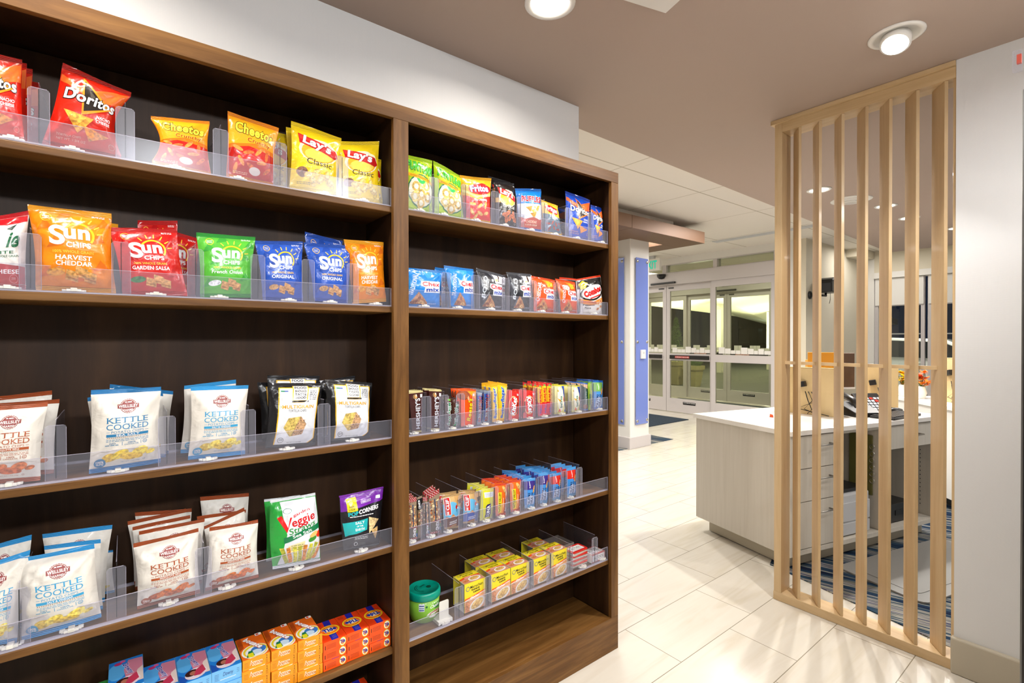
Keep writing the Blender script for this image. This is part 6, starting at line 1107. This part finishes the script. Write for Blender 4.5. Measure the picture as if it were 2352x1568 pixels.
# instant noodle sleeves
def noodle(x0, y0, label):
    r = root('noodle_cup', label, 'noodle cup', (x0+.046, y0+.04, SZ['B5']+.0045), 0, 'yellow instant noodle packs')
    w_, d_, h_ = .0455, .039, .104; mb = MB(); t_ = .0012; cd_ = ink('#f2f0ea', 'card'); yl = ink('#f3de2a', 'card')
    mb.box(-w_, w_, -d_, -d_+t_, 0, h_, yl); mb.box(-w_, w_, d_-t_, d_, 0, h_, yl); mb.box(-w_, w_, -d_+t_, d_-t_, h_-t_, h_, cd_); mb.box(-w_, w_, -d_+t_, d_-t_, 0, t_, cd_)
    mb.add([(-w_+.0005, -d_+.0005, h_+.0001), (w_-.0005, -d_+.0005, h_+.0001), (w_-.0005, d_-.0005, h_+.0001), (-w_+.0005, d_-.0005, h_+.0001)], [(0, 1, 2, 3)], ink('#f0dc28', 'card'))
    decal(mb, 'maru', (-w_, -d_, 0), (2*w_, 0, 0), (0, 0, h_), (0, -1, 0)); decal(mb, 'maru_top', (-w_, -d_, h_), (2*w_, 0, 0), (0, 2*d_, 0), (0, 0, 1.2))
    mb.build('sleeve', r, fix=False)
    MB().lathe([(.026, t_+.0003), (.0268, .004), (.035, h_-.012), (.0368, h_-.010), (.0368, h_-.004), (.034, h_-.003)], M['whitepaint'], 24).build('cup', r)
for x, y, l in ((.9565, 1.503, 'yellow instant noodle pack standing alone in front of the others'), (1.0745, 1.503, 'yellow instant noodle pack, left one of the front middle pair'), (1.1685, 1.503, 'yellow instant noodle pack, right one of the front middle pair'),
                (1.283, 1.503, 'yellow instant noodle pack, left one of the right front pair'), (1.380, 1.503, 'yellow instant noodle pack, right one of the right front pair'),
                (1.062, 1.590, 'yellow instant noodle pack behind the left one of the middle pair'), (1.164, 1.590, 'yellow instant noodle pack behind the right one of the middle pair'), (1.352, 1.588, 'yellow instant noodle pack behind the right front pair')): noodle(x, y, l)
# soup cup
r = root('soup_cup', 'green microwave soup cup with teal plastic lid', 'soup cup', (.832, 1.575, SZ['B5']+.0045))
mb = MB().lathe([(.040, 0), (.046, .004), (.053, .03), (.0545, .085)], ink('#86bf3c', 'card'), 40)
mb.build('cup', r)
mb = MB()
def wrapdecal(mb, els, R0, z0_, hh, a0, a1):
    for li, (c_, p_, fs_, fin_) in enumerate(els):
        bm = bmesh.new(); vv = [bm.verts.new((q[0], q[1], 0)) for q in p_]
        for f in fs_:
            try: bm.faces.new([vv[i] for i in f])
            except ValueError: pass
        for u in np.linspace(0, 1, 16)[1:-1]: bmesh.ops.bisect_plane(bm, geom=bm.verts[:]+bm.edges[:]+bm.faces[:], dist=1e-6, plane_co=(u, 0, 0), plane_no=(1, 0, 0))
        bm.verts.index_update(); ps = []
        for v in bm.verts:
            a = R(a0+(a1-a0)*v.co.x); rr2 = R0(z0_+hh*v.co.y)+.0004+li*.00012; ps.append((rr2*math.cos(a), rr2*math.sin(a), z0_+hh*v.co.y))
        mb.add(ps, [tuple(v.index for v in f.verts) for f in bm.faces], ink(c_, fin_ or 'card')); bm.free()
wrapdecal(mb, P('#1c7a3c', (.45, .98), (1, .98), (1, .35), (.62, .45))+T('#ffffff', 'Healthy', .66, .78, .34, .16, sh=.2, b=.02)+T('#ffffff', 'Choice', .64, .60, .34, .18, sh=.2, b=.02)+Q('#e8eef4', .14, .42, .30, .86)+Q('#3a5a9c', .15, .46, .29, .52)+Q('#3a5a9c', .15, .58, .29, .62)+Q('#3a5a9c', .15, .70, .29, .76)+E('#f4f0ec', .62, .16, .26, .2)+E('#b85a28', .64, .2, .2, .14, fin='food')+E('#d83020', .7, .12, .06, .06)+E('#1c6a34', .36, .66, .03, .06),
          lambda z: .0535 if z > .03 else .050, .022, .062, 205, 335)
mb.build('printed_sleeve', r, fix=False)
MB().lathe([(.0555, .080), (.0585, .084), (.0585, .100), (.056, .106), (.052, .108), (.0515, .106), (.001, .106)], new('teal_lid', (.0, .30, .21), .3), 44).build('lid', r)
mb = MB()
for e_ in O('#064a38', '#064a38', 'Healthy', 0, .3, .5, .2, rot=20)[:1]+E('#06402f', .35, -.1, .2, .2, 0)+G('#064a38', -.1, 0, .6, .66, 110, 250, 20)+G('#064a38', -.1, 0, .48, .52, 110, 250, 20): mb.add([(q[0]*.045, q[1]*.045, .1063) for q in e_[1]], e_[2], ink(e_[0], 'card'))
mb.build('lid_print', r, fix=False)
# mint tins and carton
for i in range(4):
    zb = SZ['B5']+.0045+i*.0176
    r = root('mint_tin', 'white and red mint tin, %s in the stack of four' % ['lowest', 'second', 'third', 'topmost'][i], 'mint tin', (1.553, 1.535, zb), R(2 if i % 2 else -1), 'stacked mint tins')
    MB().prism(rrect(-.047, .047, -.03, .03, .009, 4), 0, .0118, ink('#efeae0', 'foil'), smooth=True).build('tin_body', r)
    mb = MB().prism(rrect(-.048, .048, -.031, .031, .010, 4), .0119, .0172, ink('#d8281e', 'film'), smooth=True); decal(mb, 'altoid', (-.040, -.024, .0172), (.08, 0, 0), (0, .048, 0), (0, 0, .5)); mb.build('lid', r, fix=False)
carton('mint_carton', 1.612, 1.699 if 1.699 < XR1-.05 else XR1-.052, 1.4945, 1.56, SZ['B5']+.0045, SZ['B5']+.039, 'altoid', 'altoid', 'white and red mint carton in the right corner of the soup shelf', 'mint carton')
carton('mint_carton', 1.60, 1.66, 1.565, 1.62, SZ['B5']+.0045, SZ['B5']+.039, 'altoid', 'altoid', 'white and red mint carton behind the corner one', 'mint carton')
r = root('display_tray', 'open grey lined display carton behind the mint tins', 'display carton', (1.53, 1.635, SZ['B5']+.0045))
g_ = new('grey_cardboard', (.22, .19, .17), .7)
for a, b, c, d in ((-.055, .055, -.058, -.056), (-.055, .055, .046, .048), (-.055, -.053, -.056, .046), (.053, .055, -.056, .046)):
    MB().box(a, b, c, d, .0, .074, g_).build('side_wall', r)
MB().box(-.055, .055, -.056, .046, 0, .002, g_).build('base', r)
mb = MB(); mb.box(-.0556, -.0551, -.058, .048, 0, .074, ink('#c82c28', 'card')); mb.box(-.0560, -.0556, -.050, .040, .008, .068, ink('#f6f5f2', 'card')); mb.build('printed_side', r)
